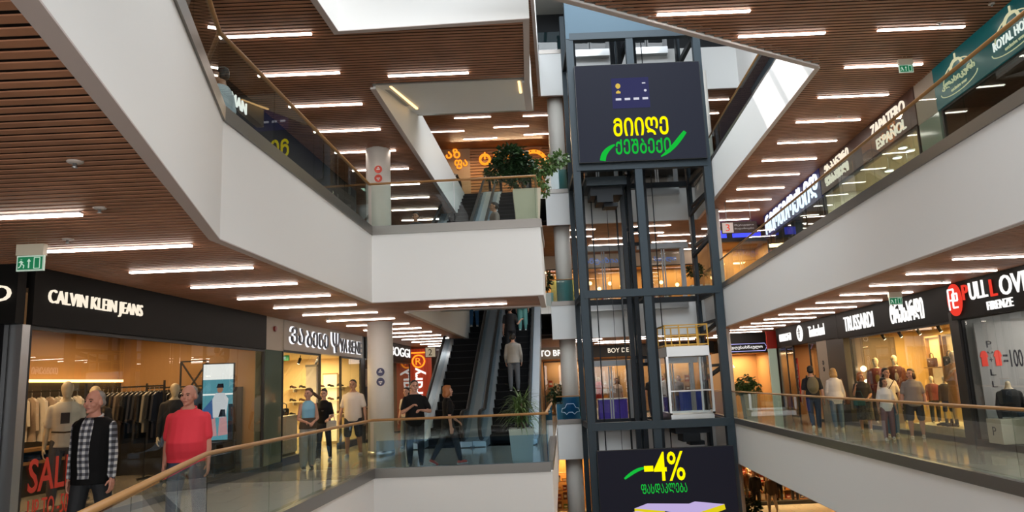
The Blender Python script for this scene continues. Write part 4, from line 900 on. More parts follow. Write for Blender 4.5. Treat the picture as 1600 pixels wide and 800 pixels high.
def figure(H=1.75, g=1.0, female=False, belly=0., legs=((4, 4, 3), (-4, 4, 3)), arms=None, lean=0.):
    """joint positions and surfaces of one body, facing +Y, right side at +X"""
    F = Fig(); k = H/1.75; F.k = k
    sw = .152 if female else .180; F.g = g
    F.legs = []
    for s, (a, b, sp) in zip((1, -1), legs):
        a, b, sp = radians(a), radians(b), radians(sp); hip = V(s*.088*g**.5, 0, .91)
        knee = hip+.43*V(s*sin(sp), sin(a), -cos(a)).normalized(); t = a-b
        ank = knee+.41*V(s*.2*sin(sp), sin(t), -cos(t)).normalized(); F.legs.append([hip, knee, ank, t])
    dz = .075-min(l[2].z for l in F.legs)
    for l in F.legs:
        for i in range(3): l[i].z += dz
    F.dz = dz
    def sh(v): return V(v[0], v[1]+lean*max(0, v[2]-.95), v[2]+dz)
    F.sh = sh
    bl = belly
    if female: R = [(.80, 0, .125, .095), (.90, -.012, .172, .125), (.98, -.01, .165, .115), (1.09, 0, .128, .092), (1.22, .012, .14, .108), (1.29, .018, .148, .122), (1.36, .0, .148, .098), (1.41, -.005, .130, .082), (1.445, -.006, .095, .066), (1.48, -.006, .056, .053)]
    else: R = [(.80, 0, .12, .095), (.90, -.008, .165, .12), (.99, 0, .158, .112), (1.09, .004, .148, .105), (1.22, .006, .163, .115), (1.32, .004, .176, .12), (1.385, -.002, .172, .108), (1.43, -.006, .145, .088), (1.465, -.008, .100, .070), (1.495, -.008, .062, .058)]
    F.rings = [(0, y+bl*.55*math.exp(-((z-1.08)/.15)**2)*.5, z, rx*(g if z < 1.42 else g**.5)+bl*.25*math.exp(-((z-1.06)/.17)**2), ry*(g if z < 1.42 else g**.5)+bl*.5*math.exp(-((z-1.08)/.15)**2)) for z, y, rx, ry in R]
    F.rings = [(0, c[1]+lean*max(0, z-.95), z+dz, rx, ry) for (q, c1, z, rx, ry) in F.rings for c in [(0, c1)]]
    F.arms = []
    arms = arms or (((.18, .05, -1), (.10, .16, -1)), ((.18, .05, -1), (.10, .16, -1)))
    for s, (u, f) in zip((1, -1), arms):
        S = sh(V(s*sw*g**.6, -.008, 1.368)); u = V(s*u[0], u[1], u[2]).normalized(); f = V(s*f[0], f[1], f[2]).normalized()
        E = S+.29*u; Wr = E+.245*f; F.arms.append([S, E, Wr, f, s])
    F.head = sh(V(0, .014, 1.628)); F.neck = (sh(V(0, -.012, 1.45)), sh(V(0, .0, 1.58)))
    return F
def hand(mb, W, f, s, k, fist=0.35):
    """palm, four unequal curled fingers and a thumb"""
    f = f.normalized(); side = f.cross(V(0, 0, 1))
    if side.length < .3: side = V(0, 1, 0)
    side = (side-f*side.dot(f)).normalized()
    if abs(f.z) > .7: side = V(0, 1, 0)-f*f.y; side.normalize()
    nrm = V(-s, 0, 0) if abs(f.z) > .7 else V(0, 0, -1)
    nrm = (nrm-f*nrm.dot(f)-side*nrm.dot(side)).normalized()
    for q in (-.028, -.010, .010, .028): mb.tube([W+side*q*.6, W+f*.05+side*q, W+f*.088+side*q], [.016, .0165, .013], 8)
    mb.ball(tuple(W+f*.045), (.022, .022, .022), 8, 6)
    for i, (q, L) in enumerate(((.033, .070), (.011, .080), (-.011, .076), (-.032, .060))):
        p = W+f*.088+side*q; d1 = (f+nrm*fist*.7).normalized(); d2 = (f+nrm*fist*2.0).normalized(); d3 = (f*.6+nrm*fist*3).normalized()
        a = p+d1*L*.48; b = a+d2*L*.32; c = b+d3*L*.24
        mb.tube([p-f*.012, p, a, b, c], [.0095, .0095, .0088, .008, .0065], 7); mb.ball(tuple(c), .0066, 7, 5)
    p = W+f*.028+side*.026; a = p+(f*.5+side*.75+nrm*.35).normalized()*.038; b = a+(f*.9+side*.25+nrm*.4).normalized()*.032
    mb.tube([p, a, b], [.014, .0105, .0085], 7); mb.ball(tuple(b), .0086, 7, 5)
def join_meshes(ms, name, m, parent):
    mb = MB()
    for me in ms:
        mb.add([v.co[:] for v in me.vertices], [tuple(p.vertices) for p in me.polygons], 0, True); bpy.data.meshes.remove(me)
    return mb.build(name, m, parent)
HAIRC = {'black': mat('hair_black', (.012, .009, .008), .5), 'brown': mat('hair_brown', (.06, .028, .014), .5), 'auburn': mat('hair_auburn', (.30, .10, .025), .5), 'blond': mat('hair_blond', (.40, .24, .09), .5), 'grey': mat('hair_grey', (.22, .20, .18), .6)}
def person(label, loc, yaw, H=1.75, g=1.0, female=False, belly=0., skin='fair', hair=('short', 'black'), top=None, bottom=None, shoes=(.03, .03, .035), arms=None, legs=((5, 4, 3), (-5, 6, 3)), look=0., lean=0., fine=False, group=None, mannequin=False, headless=False, fist=(.35, .35), name='person'):
    F = figure(H, g, female, belly, legs, arms, lean); k = F.k
    if headless: fist = None
    o = thing(name, label, 'mannequin' if mannequin else 'person', loc, radians(yaw), group); o.scale = (k, k, k)
    vx = .012 if fine else .016
    b = MB(); loft(b, F.rings)
    for i, l in enumerate(F.legs):
        hip, kn, an, t = l; gg = g**.7; md = kn+(an-kn)*.32+V(0, -.012, 0)
        limb(b, [hip, hip+(kn-hip)*.35, kn], [.088*gg, .083*gg, .056*gg]); limb(b, [kn, md, an], [.054*gg, .057*gg, .036])
        fd = V(0, cos(max(-.5, min(.6, -t))), -sin(max(0, min(.6, -t)))*.9) if t < -.25 else V(0, 1, 0)
        l.append(fd.normalized()); heel = an+V(0, -.03, -.035); b.tube([heel, an+V(0, 0, -.03)+l[4]*.07, an+V(0, 0, -.048)+l[4]*.16], [.034, .034, .024], 8); b.ball(tuple(heel), .036, 8, 6)
    for S, E, Wr, f, s in F.arms:
        gg = g**.5; b.ball(tuple(S), .056*gg, 10, 7); limb(b, [S, S+(E-S)*.4, E], [.053*gg, .049*gg, .038*gg]); limb(b, [E, E+(Wr-E)*.3, Wr], [.039*gg, .041*gg, .026])
    n0, n1 = F.neck; limb(b, [n0, n1], [.062*g**.4, .052*g**.4])
    ms = [remesh(b, vx, 'b', None, None, 3, True)]
    hm = MB(); hd = F.head; q = Matrix.Rotation(radians(look), 4, 'Z')
    hs = 1.07
    def hp(x, y, z): v = q @ V(x*hs, y*hs, z*hs); return (hd.x+v.x, hd.y+v.y, hd.z+v.z)
    def he(c, r): # ellipsoid turned with the head
        t = MB(); t.ball((0, 0, 0), r, 14, 10); hm.add([hp(c[0]+v[0], c[1]+v[1], c[2]+v[2]) for v in t.v], t.f, 0, True)
    if not headless:
        fat = 1+.12*max(0, g-1)*2
        he((0, -.012, .022), (.076*fat, .094, .094)); he((0, .018, -.030), (.063*fat, .070, .078)); he((0, .034, -.082), (.040*fat, .046, .034))
        if not mannequin:
            he((0, .094, -.018), (.013, .020, .021)); he((0, .090, .004), (.010, .014, .03)); he((0, .072, .022), (.05, .022, .014))
        for s in (-1, 1):
            if not mannequin: he((s*.076*fat, -.008, -.01), (.011, .022, .032)); he((s*.040, .055, -.03), (.026, .03, .03))
        if not mannequin: he((0, .082, -.062), (.024, .014, .012)); he((0, .075, -.098), (.02, .018, .014))
        ms.append(remesh(hm, .006 if fine else .008, 'h', None, None, 2, True))
    for i, (S, E, Wr, f, s) in enumerate(F.arms):
        h = MB(); limb(h, [Wr-f*.03, Wr+f*.01], [.028, .025]); hand(h, Wr, f, s, k, fist[i] if fist else .3); ms.append(remesh(h, .0042, 'h', None, None, 1, True))
    join_meshes(ms, 'body', MANQ if mannequin else SKINS[skin], o)
    if not mannequin and not headless:
        for s in (-1, 1):
            m = MB(); m.ball(hp(s*.031, .081, .004), (.011, .008, .007), 8, 6); m.build('eye', EYEM, o)
            m = MB(); m.tube([hp(s*.016, .090, .021), hp(s*.034, .088, .026), hp(s*.05, .074, .021)], [.004, .005, .003], 6); m.build('eyebrow', HAIRC['brown'] if hair[1] in ('blond', 'auburn', 'grey') else HAIRC['black'], o)
        m = MB(); m.tube([hp(-.022, .088, -.062), hp(0, .097, -.060), hp(.022, .088, -.062)], [.004, .007, .004], 6); m.build('mouth', LIPM, o)
    # hair
    st, hc = hair
    if st != 'none' and not mannequin:
        h = MB()
        def hb(c, r): t = MB(); t.ball((0, 0, 0), r, 14, 9); h.add([hp(c[0]+v[0], c[1]+v[1], c[2]+v[2]) for v in t.v], t.f, 0, True)
        if st == 'fringe':
            hb((0, -.062, -.012), (.078, .050, .050)); hb((.066, -.03, -.006), (.016, .045, .032)); hb((-.066, -.03, -.006), (.016, .045, .032)); hb((0, -.035, .045), (.079, .078, .072))
        else:
            hb((0, -.026, .046), (.083, .092, .082)); hb((0, -.045, .0), (.082, .070, .075))
            if st != 'cropped': hb((0, .022, .088), (.058, .048, .034))
        if st == 'long':
            for x, y, z, r in ((0, -.075, -.06, .07), (0, -.085, -.14, .075), (.055, -.05, -.10, .045), (-.055, -.05, -.10, .045), (0, -.085, -.21, .065), (.068, -.015, -.05, .03), (-.068, -.015, -.05, .03), (.05, -.06, -.2, .045), (-.05, -.06, -.2, .045)): hb((x, y, z), (r, r*.75, r*1.2))
        if st == 'bob':
            for s in (-1, 1): hb((s*.07, -.02, -.04), (.034, .06, .075)); hb((s*.055, -.05, -.09), (.045, .05, .05))
            hb((0, -.07, -.07), (.075, .05, .07))
        if st == 'ponytail':
            for i in range(6): hb((-.01-.02*i, -.12-.035*i, .03-.028*i), (.034, .045, .036))
        if st == 'bun': hb((0, -.07, .105), (.04, .042, .04))
        remesh(h, .009, 'hair', HAIRC[hc], o, 2)
    # clothes
    if top:
        kind, tm = top[0], top[1]; e = top[2] if len(top) > 2 else .014; hem = top[3] if len(top) > 3 else .86
        c = MB(); rg = [r for r in F.rings if r[2]-F.dz >= hem-.03 and r[2]-F.dz < 1.482]
        low = [(rg[0][0], rg[0][1], hem+F.dz, rg[0][3]+e+.012, rg[0][4]+e+.012)] if rg[0][2]-F.dz > hem+.02 else []
        loft(c, low+[(x, y, z, rx+e+(.006 if z-F.dz < 1.1 else 0), ry+e) for x, y, z, rx, ry in rg])
        if kind not in ('vest', 'tank'):
            for S, E, Wr, f, s in F.arms:
                gg = g**.5; c.ball(tuple(S), .061*gg, 10, 7)
                if kind == 'long': limb(c, [S, E, Wr-f*.01], [.064*gg, .050*gg, .038])
                else: limb(c, [S, S+(E-S)*.74], [.061*gg, .061*gg])
        else:
            for S, E, Wr, f, s in F.arms: c.ball(tuple(S-V(s*.05, 0, -.01)), .055 if kind == 'tank' else .078, 10, 7)
        remesh(c, vx, {'vest': 'vest', 'tank': 'tank_top', 'long': 'shirt', 'tee': 'tee_shirt'}[kind], tm, o, 3)
        if kind in ('tee', 'long') and fine:
            m = MB(); nb = n0+(n1-n0)*.42; t = [(nb.x+.080*g**.4*cos(a), nb.y+.004+.076*sin(a), nb.z-.030+(-.030)*sin(a)) for a in [2*pi*i/20 for i in range(20)]]; m.tube(t, .013, 8, closed=True); m.build('collar', tm, o)
    if bottom:
        kind, bm = bottom[0], bottom[1]; c = MB(); e = .010
        if kind == 'skirt':
            hz = bottom[2] if len(bottom) > 2 else .52; loft(c, [(0, 0, hz+F.dz, .235, .185), (0, 0, .75+F.dz, .205, .16)]+[(x, y, z, rx+e, ry+e) for x, y, z, rx, ry in F.rings if .85 < z-F.dz < 1.08])
        else:
            loft(c, [(x, y, z, rx+e, ry+e) for x, y, z, rx, ry in F.rings if z-F.dz < 1.0]); w = bottom[2] if len(bottom) > 2 else 1.0
            for l in F.legs:
                hip, kn, an = l[:3]; gg = g**.7
                if kind == 'shorts': limb(c, [hip, kn+(hip-kn)*.08], [.10*gg, .085*gg])
                else: limb(c, [hip, hip+(kn-hip)*.4, kn], [.10*gg, .094*gg*w**.5, .077*gg*max(w, .95)]); limb(c, [kn, kn+(an-kn)*.5, an+V(0, 0, .0)], [.076*gg*max(w, .95), .072*gg*max(w, .95), .054*w])
        remesh(c, vx, {'skirt': 'skirt', 'shorts': 'shorts'}.get(kind, 'trousers'), bm, o, 3)
    if shoes and not mannequin:
        sm = mat('shoe_%d_%d_%d' % tuple(int(x*100) for x in shoes), shoes, .5); so = WHITE if sum(shoes) < .3 or shoes[0] > .3 else STEEL
        for l in F.legs:
            an, fd = l[2], l[4]; c = MB(); p = an+V(0, -.035, -.035)
            c.tube([p-fd*.012, p+fd*.03+V(0, 0, .012), p+fd*.10, p+fd*.165, p+fd*.195], [.038, .043, .037, .033, .020], 10); c.ball(tuple(p), .042, 10, 7)
            s_ = remesh(c, .010, 'shoe', sm, o, 2); c = MB(); c.tube([p-fd*.04+V(0, 0, -.030), p+fd*.08+V(0, 0, -.030), p+fd*.17+V(0, 0, -.030), p+fd*.21+V(0, 0, -.028)], [.034, .034, .037, .018], 10, ry=.010); c.build('sole', so, s_)
    return o
def C(h, r=.75, **kw): return mat('cloth_'+h.strip('#'), '#'+h.strip('#'), r, **kw)
# plaid shirt
def plaid():
    m = mat('cloth_plaid', (.05, .05, .06), .8); nt = m.node_tree; b = nt.nodes['Principled BSDF']; tc = nt.nodes.new('ShaderNodeTexCoord'); sx = nt.nodes.new('ShaderNodeSeparateXYZ'); nt.links.new(tc.outputs['Object'], sx.inputs[0])
    def stripe(ax, sc):
        a = nt.nodes.new('ShaderNodeMath'); a.operation = 'MULTIPLY'; a.inputs[1].default_value = sc; nt.links.new(sx.outputs[ax], a.inputs[0])
        f = nt.nodes.new('ShaderNodeMath'); f.operation = 'FRACT'; nt.links.new(a.outputs[0], f.inputs[0]); g_ = nt.nodes.new('ShaderNodeMath'); g_.operation = 'GREATER_THAN'; g_.inputs[1].default_value = .5; nt.links.new(f.outputs[0], g_.inputs[0]); return g_
    s1_, s2_ = stripe('X', 16), stripe('Z', 16); ad = nt.nodes.new('ShaderNodeMath'); ad.operation = 'ADD'; nt.links.new(s1_.outputs[0], ad.inputs[0]); nt.links.new(s2_.outputs[0], ad.inputs[1])
    dv = nt.nodes.new('ShaderNodeMath'); dv.operation = 'MULTIPLY'; dv.inputs[1].default_value = .5; nt.links.new(ad.outputs[0], dv.inputs[0])
    r = nt.nodes.new('ShaderNodeValToRGB'); r.color_ramp.interpolation = 'CONSTANT'; r.color_ramp.elements[0].color = (.02, .02, .025, 1); r.color_ramp.elements[1].position = .4; r.color_ramp.elements[1].color = (.13, .13, .15, 1); e = r.color_ramp.elements.new(.9); e.color = (.50, .49, .48, 1)
    nt.links.new(dv.outputs[0], r.inputs[0]); nt.links.new(r.outputs[0], b.inputs['Base Color']); return m
PLAID = plaid(); DENIM = C('34466a'); LDENIM = C('6d7f96'); BLK = C('101012', spec=.2); NAVY = C('1a2136'); WHT = C('d6d2ca'); GRY = C('8b8784'); CHAR = C('2a2a2e')
DOWN = (.16, .04, -1); FORE = (.08, .18, -1)
S0 = ((.18, .05, -1), (.08, .16, -1))
def accessory_bag(o, kind, m, p, sz, strap=None):
    c = MB(); x, y, z = p; a, b, h = sz
    c.box(x-a, y-b, z-h, x+a, y+b, z); c.build(kind, m, o, bevel=min(a, b)*.5)
    if strap: MB().tube(strap, .01, 6).build('strap', m, o)
# left walkway, lower floor
p = person('heavy man in a red polo shirt standing before the jeans shop window', (-3.92, 8.95, 0), -172, 1.74, 1.12, False, .16, 'ruddy', ('fringe', 'grey'), ('tee', C('d8303f'), .016, .86), ('trousers', C('3a4660'), 1.05), (.05, .05, .05), (((.13, .0, -1), (.06, .14, -1)), ((.13, .0, -1), (.06, .14, -1))), ((4, 4, 5), (-6, 5, 5)), -12, 0, True)
p = person('bald man in a black vest over a plaid shirt walking past the jeans shop', (-4.45, 7.9, 0), 178, 1.715, 1.0, False, .05, 'ruddy', ('fringe', 'grey'), ('long', PLAID, .020, .86), ('trousers', C('15161a'), 1.05), (.04, .035, .03), (((.12, -.02, -1), (.04, .10, -1)), ((.12, -.05, -1), (.06, .12, -1))), ((8, 6, 4), (-10, 8, 4)), -10, 0, True)
# black vest over the plaid shirt, open in front
F_ = figure(1.715, 1.0, False, .05, ((8, 6, 4), (-10, 8, 4)))
rg = [(x, y, z, rx+.036, ry+.034) for x, y, z, rx, ry in F_.rings if .84 < z-F_.dz < 1.475]; rg = [(0, 0, .78+F_.dz, .205, .165)]+rg
c = MB(); loft(c, rg)
for S, E, Wr, f, s in F_.arms: c.ball(tuple(S-V(s*.02, 0, -.005)), .072, 12, 8)
remesh(c, .011, 'vest', C('0b0a0b', spec=.15), p, 3)
fs = []; vs = []; M = 9; sub = [r for r in rg if r[2]-F_.dz > .8]
sub = [(0, 0, .84+F_.dz, .20, .162)]+sub
for (x, y, z, rx, ry) in sub:
    for i in range(M+1): a = radians(90-15+(36 if z > 1.3 else 34)*i/M); vs.append((x+(rx+.003)*cos(a), y+(ry+.004)*sin(a), z))
for i in range(len(sub)-1):
    for j in range(M): a = i*(M+1)+j; fs.append((a, a+1, a+M+2, a+M+1))
v = MB(); v.add(vs, fs, 0, True); v = v.build('shirt_front', PLAID, p); sd = v.modifiers.new('th', 'SOLIDIFY'); sd.thickness = .006; v['label'] = 'plaid shirt front showing in the open vest'
person('woman in a light blue tank top with a dark ponytail and jacket at her waist', (-4.52, 16.2, 0), -150, 1.69, .98, True, 0, 'fair', ('ponytail', 'brown'), ('tank', C('7fb4d0'), .012, 1.08), ('trousers', C('8d8c86'), 1.28), (.06, .05, .05), (((.22, -.02, -1), (-.55, .75, -.3)), ((.22, -.02, -1), (-.55, .75, -.3))), ((10, 8, 4), (-9, 8, 4)), -45)
m = MB(); loft(m, [(0, .0, .86, .205, .155), (0, .02, .98, .20, .15), (0, .02, 1.10, .165, .14)]); remesh(m, .014, 'tied_jacket', C('4a3d30'), [x for x in COL.objects if x.get('label', '').startswith('woman in a light blue')][0])
p = person('woman in a black printed tee carrying a pale handbag behind the blue tank top', (-4.62, 17.9, 0), 178, 1.66, .95, True, 0, 'fair', ('bun', 'black'), ('tee', BLK, .014, .92), ('trousers', C('141722'), .85), (.35, .35, .36), (((.2, .0, -1), (.1, .2, -1)), ((.24, .05, -1), (-.1, .85, -.25))), ((7, 6, 3), (-8, 7, 3)), 0)
accessory_bag(p, 'handbag', C('b9b3a8', .5), (-.25, .20, .98), (.12, .05, .2), [(-.33, .2, .96), (-.30, .2, 1.12), (-.2, .2, 1.12), (-.17, .2, .96)])
m = MB(); m.ball((0, .112, 1.26), (.06, .02, .07), 10, 7); m.build('shirt_print', C('6d625c'), p)
person('man in a white tee and dark shorts beside the lower white column', (-4.08, 18.6, 0), 176, 1.86, 1.12, False, .02, 'tan', ('cropped', 'black'), ('tee', C('d8cbbd'), .02, .80), ('shorts', C('2c3038')), (.5, .5, .5), (((.28, .0, -1), (.12, .2, -1)), ((.28, .0, -1), (.12, .2, -1))), ((6, 5, 4), (-7, 6, 4)), 5)
p = person('man in a black tee with raised fists standing before the escalators', (-2.16, 15.72, 0), -170, 1.75, 1.1, False, .04, 'fair', ('cropped', 'black'), ('tee', BLK, .018, .80), ('trousers', C('15181f'), .92), (.03, .03, .035), (((.22, .35, -.9), (-.85, .62, .55)), ((.42, .05, -.9), (-.75, .72, .12))), ((2, 3, 3), (-4, 4, 3)), 8, 0, False, None, False, False, (1.0, 1.0))
p = person('woman with orange hair, black clothes and red shoes walking beside the man in black', (-1.50, 16.0, 0), -62, 1.65, 1.0, True, 0, 'fair', ('bob', 'auburn'), ('tee', BLK, .016, .80), ('trousers', C('17191f'), .85), (.62, .07, .04), (((.12, -.1, -1), (.06, .1, -1)), ((.1, .3, -1), (-.1, .6, -.4))), ((20, 8, 2), (-18, 14, 2)), -8)
# people on the escalators
ES = math.tan(radians(30))
def esc_pt(side, t): return ((-2.02 if side == 'l' else -.32)+.065*t, 20.9+t, math.ceil(t/.4)*.4*ES)
x, y, z = esc_pt('r', 2.3); p = person('man in a grey shirt seen from behind riding up the right escalator', (x+.08, y, z), -3, 1.76, 1.05, False, 0, 'fair', ('cropped', 'black'), ('long', C('96928c'), .016, .84), ('trousers', C('5b5e63')), (.05, .05, .05), (((.2, .0, -1), (.0, .5, -.8)), ((.2, .0, -1), (.0, .5, -.8))), ((3, 3, 2), (-3, 3, 2)))
x, y, z = esc_pt('r', 4.3); person('person in dark clothes above the man in grey on the right escalator', (x-.12, y, z), -4, 1.7, 1.0, False, 0, 'fair', ('short', 'black'), ('tee', C('1a1a20'), .016, .84), ('trousers', C('121218')), (.03, .03, .03), (((.3, .0, -1), (.3, .5, .4)), S0[0:2]), ((3, 3, 2), (-3, 3, 2)))
x, y, z = esc_pt('r', 6.0); person('person in teal trousers near the top of the right escalator', (x+.22, y, z), -4, 1.68, 1.0, True, 0, 'fair', ('long', 'brown'), ('tee', C('6d8a8a'), .016, .84), ('trousers', C('5d9490'), 1.2), (.5, .5, .5), None, ((3, 3, 2), (-3, 3, 2)))
x, y, z = esc_pt('l', 6.1); person('person in bright blue trousers high on the left escalator', (x+.15, y, z), -4, 1.7, 1.0, False, 0, 'fair', ('short', 'black'), ('tee', C('2a3040'), .016, .84), ('trousers', C('27537a')), (.3, .3, .32), None, ((3, 3, 2), (-3, 3, 2)))
x, y, z = esc_pt('l', 6.5); person('person in shorts with bare legs high on the left escalator', (x-.30, y, z), -4, 1.66, 1.0, True, 0, 'tan', ('long', 'brown'), ('tee', C('a06a5c'), .016, .84), ('shorts', C('7a4a40')), (.6, .55, .5), None, ((5, 3, 2), (-8, 9, 2)))
person('dark haired woman in a pale top half hidden behind the lower white column', (-3.02, 20.4, 0), 160, 1.62, .98, True, 0, 'fair', ('long', 'black'), ('tee', C('b9b0a6'), .014, .9), ('trousers', C('60666c'), 1.1), (.4, .4, .42), (((.2, 0, -1), (.1, .3, -1)), ((.2, .1, -1), (-.2, .8, -.2))), ((5, 4, 3), (-5, 5, 3)))
person('woman in jeans browsing beside the ribbed red portal', (-3.15, 22.2, 0), 150, 1.62, .98, True, 0, 'fair', ('long', 'brown'), ('tee', C('4a4f58'), .014, .9), ('trousers', C('8a8f96'), 1.1), (.4, .4, .42), None, ((5, 4, 3), (-5, 5, 3)))
# right walkway, lower floor
p = person('man in a dark tee with an olive backpack walking away on the right walkway', (8.05, 20.6, 0), -14, 1.77, 1.02, False, 0, 'fair', ('short', 'black'), ('tee', C('15171d'), .016, .86), ('trousers', C('28344f'), .95), (.55, .52, .45), (((.2, -.12, -1), (.1, .05, -1)), ((.2, .12, -1), (.1, .3, -1))), ((18, 6, 3), (-20, 22, 3)))
m = MB(); m.ball((0, -.215, 1.21), (.155, .11, .235), 14, 10); bpk = remesh(m, .016, 'backpack', C('6e6650'), p, 2)
for s in (-1, 1): MB().tube([(s*.09, -.14, 1.40), (s*.11, -.02, 1.475), (s*.12, .125, 1.36), (s*.13, .13, 1.2), (s*.15, -.10, 1.06)], .018, 6, ry=.01).build('shoulder_strap', C('4c4636'), bpk)
m = MB(); m.ball((0, -.275, 1.12), (.10, .05, .09), 12, 8); m.build('front_pocket', C('60593f'), bpk)
p = person('woman in a loose white shirt and blue jeans walking away beside the backpack', (8.62, 20.5, 0), -14, 1.66, 1.02, True, 0, 'fair', ('bob', 'blond'), ('long', C('d9d2ca'), .035, .74), ('trousers', C('60758c'), .95), (.6, .56, .52), (((.28, .05, -1), (.1, .4, -1)), ((.25, .05, -1), (-.1, .5, -.8))), ((10, 5, 3), (-12, 12, 3)))
accessory_bag(p, 'shoulder_bag', C('6a3b26'), (.30, .0, .92), (.05, .14, .2), [(.30, .08, .9), (.2, .06, 1.44), (.2, -.06, 1.44), (.30, -.08, .9)])
p = person('woman in a dark floral dress holding her hand to her face by the fashion shop', (8.95, 19.6, 0), 158, 1.52, 1.12, True, .03, 'tan', ('bob', 'auburn'), ('tee', C('26211f'), .02, .84), ('skirt', mat('cloth_floral', (.05, .045, .04), .8, noise=(24, .95)), .36), (.3, .28, .26), (((.25, .15, -1), (-.2, .55, .9)), ((.2, .1, -1), (-.3, .6, -.3))), ((3, 3, 3), (-3, 3, 3)), 30)
accessory_bag(p, 'teal_bag', C('1f4a48'), (.12, .28, 1.0), (.16, .06, .22), [(.0, .28, .98), (.06, .28, 1.2), (.18, .28, 1.2), (.24, .28, .98)])
p = person('girl in a white tee and mauve trousers beside the fashion shop window', (8.36, 17.2, 0), 165, 1.38, .95, True, 0, 'tan', ('bob', 'black'), ('tee', C('cfd0cf'), .018, .80), ('trousers', C('77595e'), 1.1), (.6, .6, .6), (((.25, .0, -1), (.05, .2, -1)), ((.25, .0, -1), (.1, .25, -1))), ((5, 4, 3), (-6, 5, 3)), 30)
p = person('woman in a cream tee with a crossbody strap behind the girl in white', (8.86, 18.05, 0), 162, 1.60, 1.08, True, .02, 'tan', ('long', 'black'), ('tee', C('d9cdb8'), .018, .82), ('trousers', C('3c5d78'), .95), (.5, .42, .3), (((.25, .0, -1), (-.2, .7, -.5)), ((.3, .05, -1), (.1, .35, -1))), ((5, 4, 3), (-6, 5, 3)), 28)
MB().tube([(-.16, .03, 1.43), (-.08, .15, 1.33), (.05, .16, 1.15), (.19, .06, .95), (.15, -.13, 1.1), (-.1, -.12, 1.4), (-.16, -.03, 1.45)], .012, 6, closed=True).build('strap', C('3a2a22'), p); accessory_bag(p, 'crossbody_bag', C('4a3326'), (.24, .08, .92), (.05, .11, .14))
p = person('woman in a grey tee and dark knee shorts in front of the seated child mannequins', (9.02, 17.25, 0), 155, 1.56, 1.22, True, .05, 'fair', ('bob', 'brown'), ('tee', C('837b77'), .02, .80), ('shorts', C('1f2430')), (.6, .56, .5), (((.3, .0, -1), (.12, .2, -1)), ((.3, .0, -1), (.1, .3, -1))), ((5, 4, 4), (-6, 6, 4)), -35)
# behind the right lift
person('person in a white shirt with a dark shoulder bag behind the right lift', (6.2, 31.3, 0), 20, 1.78, 1.1, False, .02, 'fair', ('cropped', 'black'), ('tee', C('d4d8dc'), .018, .80), ('trousers', C('1d2444')), (.4, .4, .4), None, ((6, 4, 3), (-8, 8, 3)))
person('person in dark clothes left of the white shirt behind the right lift', (5.62, 31.6, 0), 10, 1.74, 1.05, False, 0, 'fair', ('short', 'black'), ('tee', C('141518'), .018, .84), ('trousers', C('171b2c')), (.3, .3, .3), None, ((6, 4, 3), (-6, 6, 3)))
person('person in a brown top right of the white shirt behind the right lift', (6.95, 32.4, 0), 150, 1.66, 1.05, True, 0, 'tan', ('bob', 'brown'), ('tee', C('3f2a22'), .018, .84), ('trousers', C('1d2a60'), 1.1), (.3, .3, .3), None, ((4, 4, 3), (-4, 4, 3)))
person('person in a beige top behind the glass doors of the left lift', (4.25, 32.0, 0), 170, 1.66, 1.0, True, 0, 'tan', ('bob', 'brown'), ('tee', C('a08a78'), .018, .84), ('trousers', C('20222c')), (.3, .3, .3), None, ((4, 4, 3), (-4, 4, 3)))
# upper floor, left and by the upper escalators
person('man in a light grey tee leaning by the upper left balustrade', (-4.14, 10.2, F3), 75, 1.80, 1.02, False, 0, 'tan', ('cropped', 'black'), ('tee', C('a9b4bb'), .016, .84), ('trousers', C('1c2434')), (.2, .2, .22), (((.15, -.1, -1), (.08, .1, -1)), ((.2, .1, -1), (.1, .3, -1))), ((8, 5, 3), (-10, 8, 3)))
person('person in a dark jacket at the foot of the upper escalators', (-2.55, 19.4, F3), 170, 1.70, 1.05, False, 0, 'tan', ('short', 'black'), ('long', C('2b2c2c'), .02, .84), ('trousers', C('201d1e')), (.1, .1, .1), None, ((5, 4, 3), (-5, 5, 3)))
person('person in a striped top walking past the upper potted tree', (-.40, 18.4, F3), 100, 1.68, 1.0, False, 0, 'tan', ('short', 'black'), ('tee', C('6c625c'), .018, .84), ('trousers', C('15161c')), (.5, .5, .5), None, ((22, 8, 3), (-20, 16, 3)))
# bottom right, lowest floor
p = person('man in an olive brown jacket walking on the lowest floor', (11.16, 34.5, F1), 150, 1.70, 1.1, False, .02, 'tan', ('short', 'black'), ('long', C('5c4a36'), .025, .80), ('trousers', C('a08f7c')), (.5, .45, .4), (((.2, .1, -1), (.0, .5, -.9)), S0), ((16, 6, 3), (-16, 12, 3)))
person('person in black standing beside the lowest shop window', (10.75, 35.4, F1), 170, 1.76, 1.1, False, 0, 'tan', ('short', 'black'), ('long', C('121214'), .02, .80), ('trousers', C('141416')), (.05, .05, .05), None, ((6, 4, 3), (-6, 6, 3)))
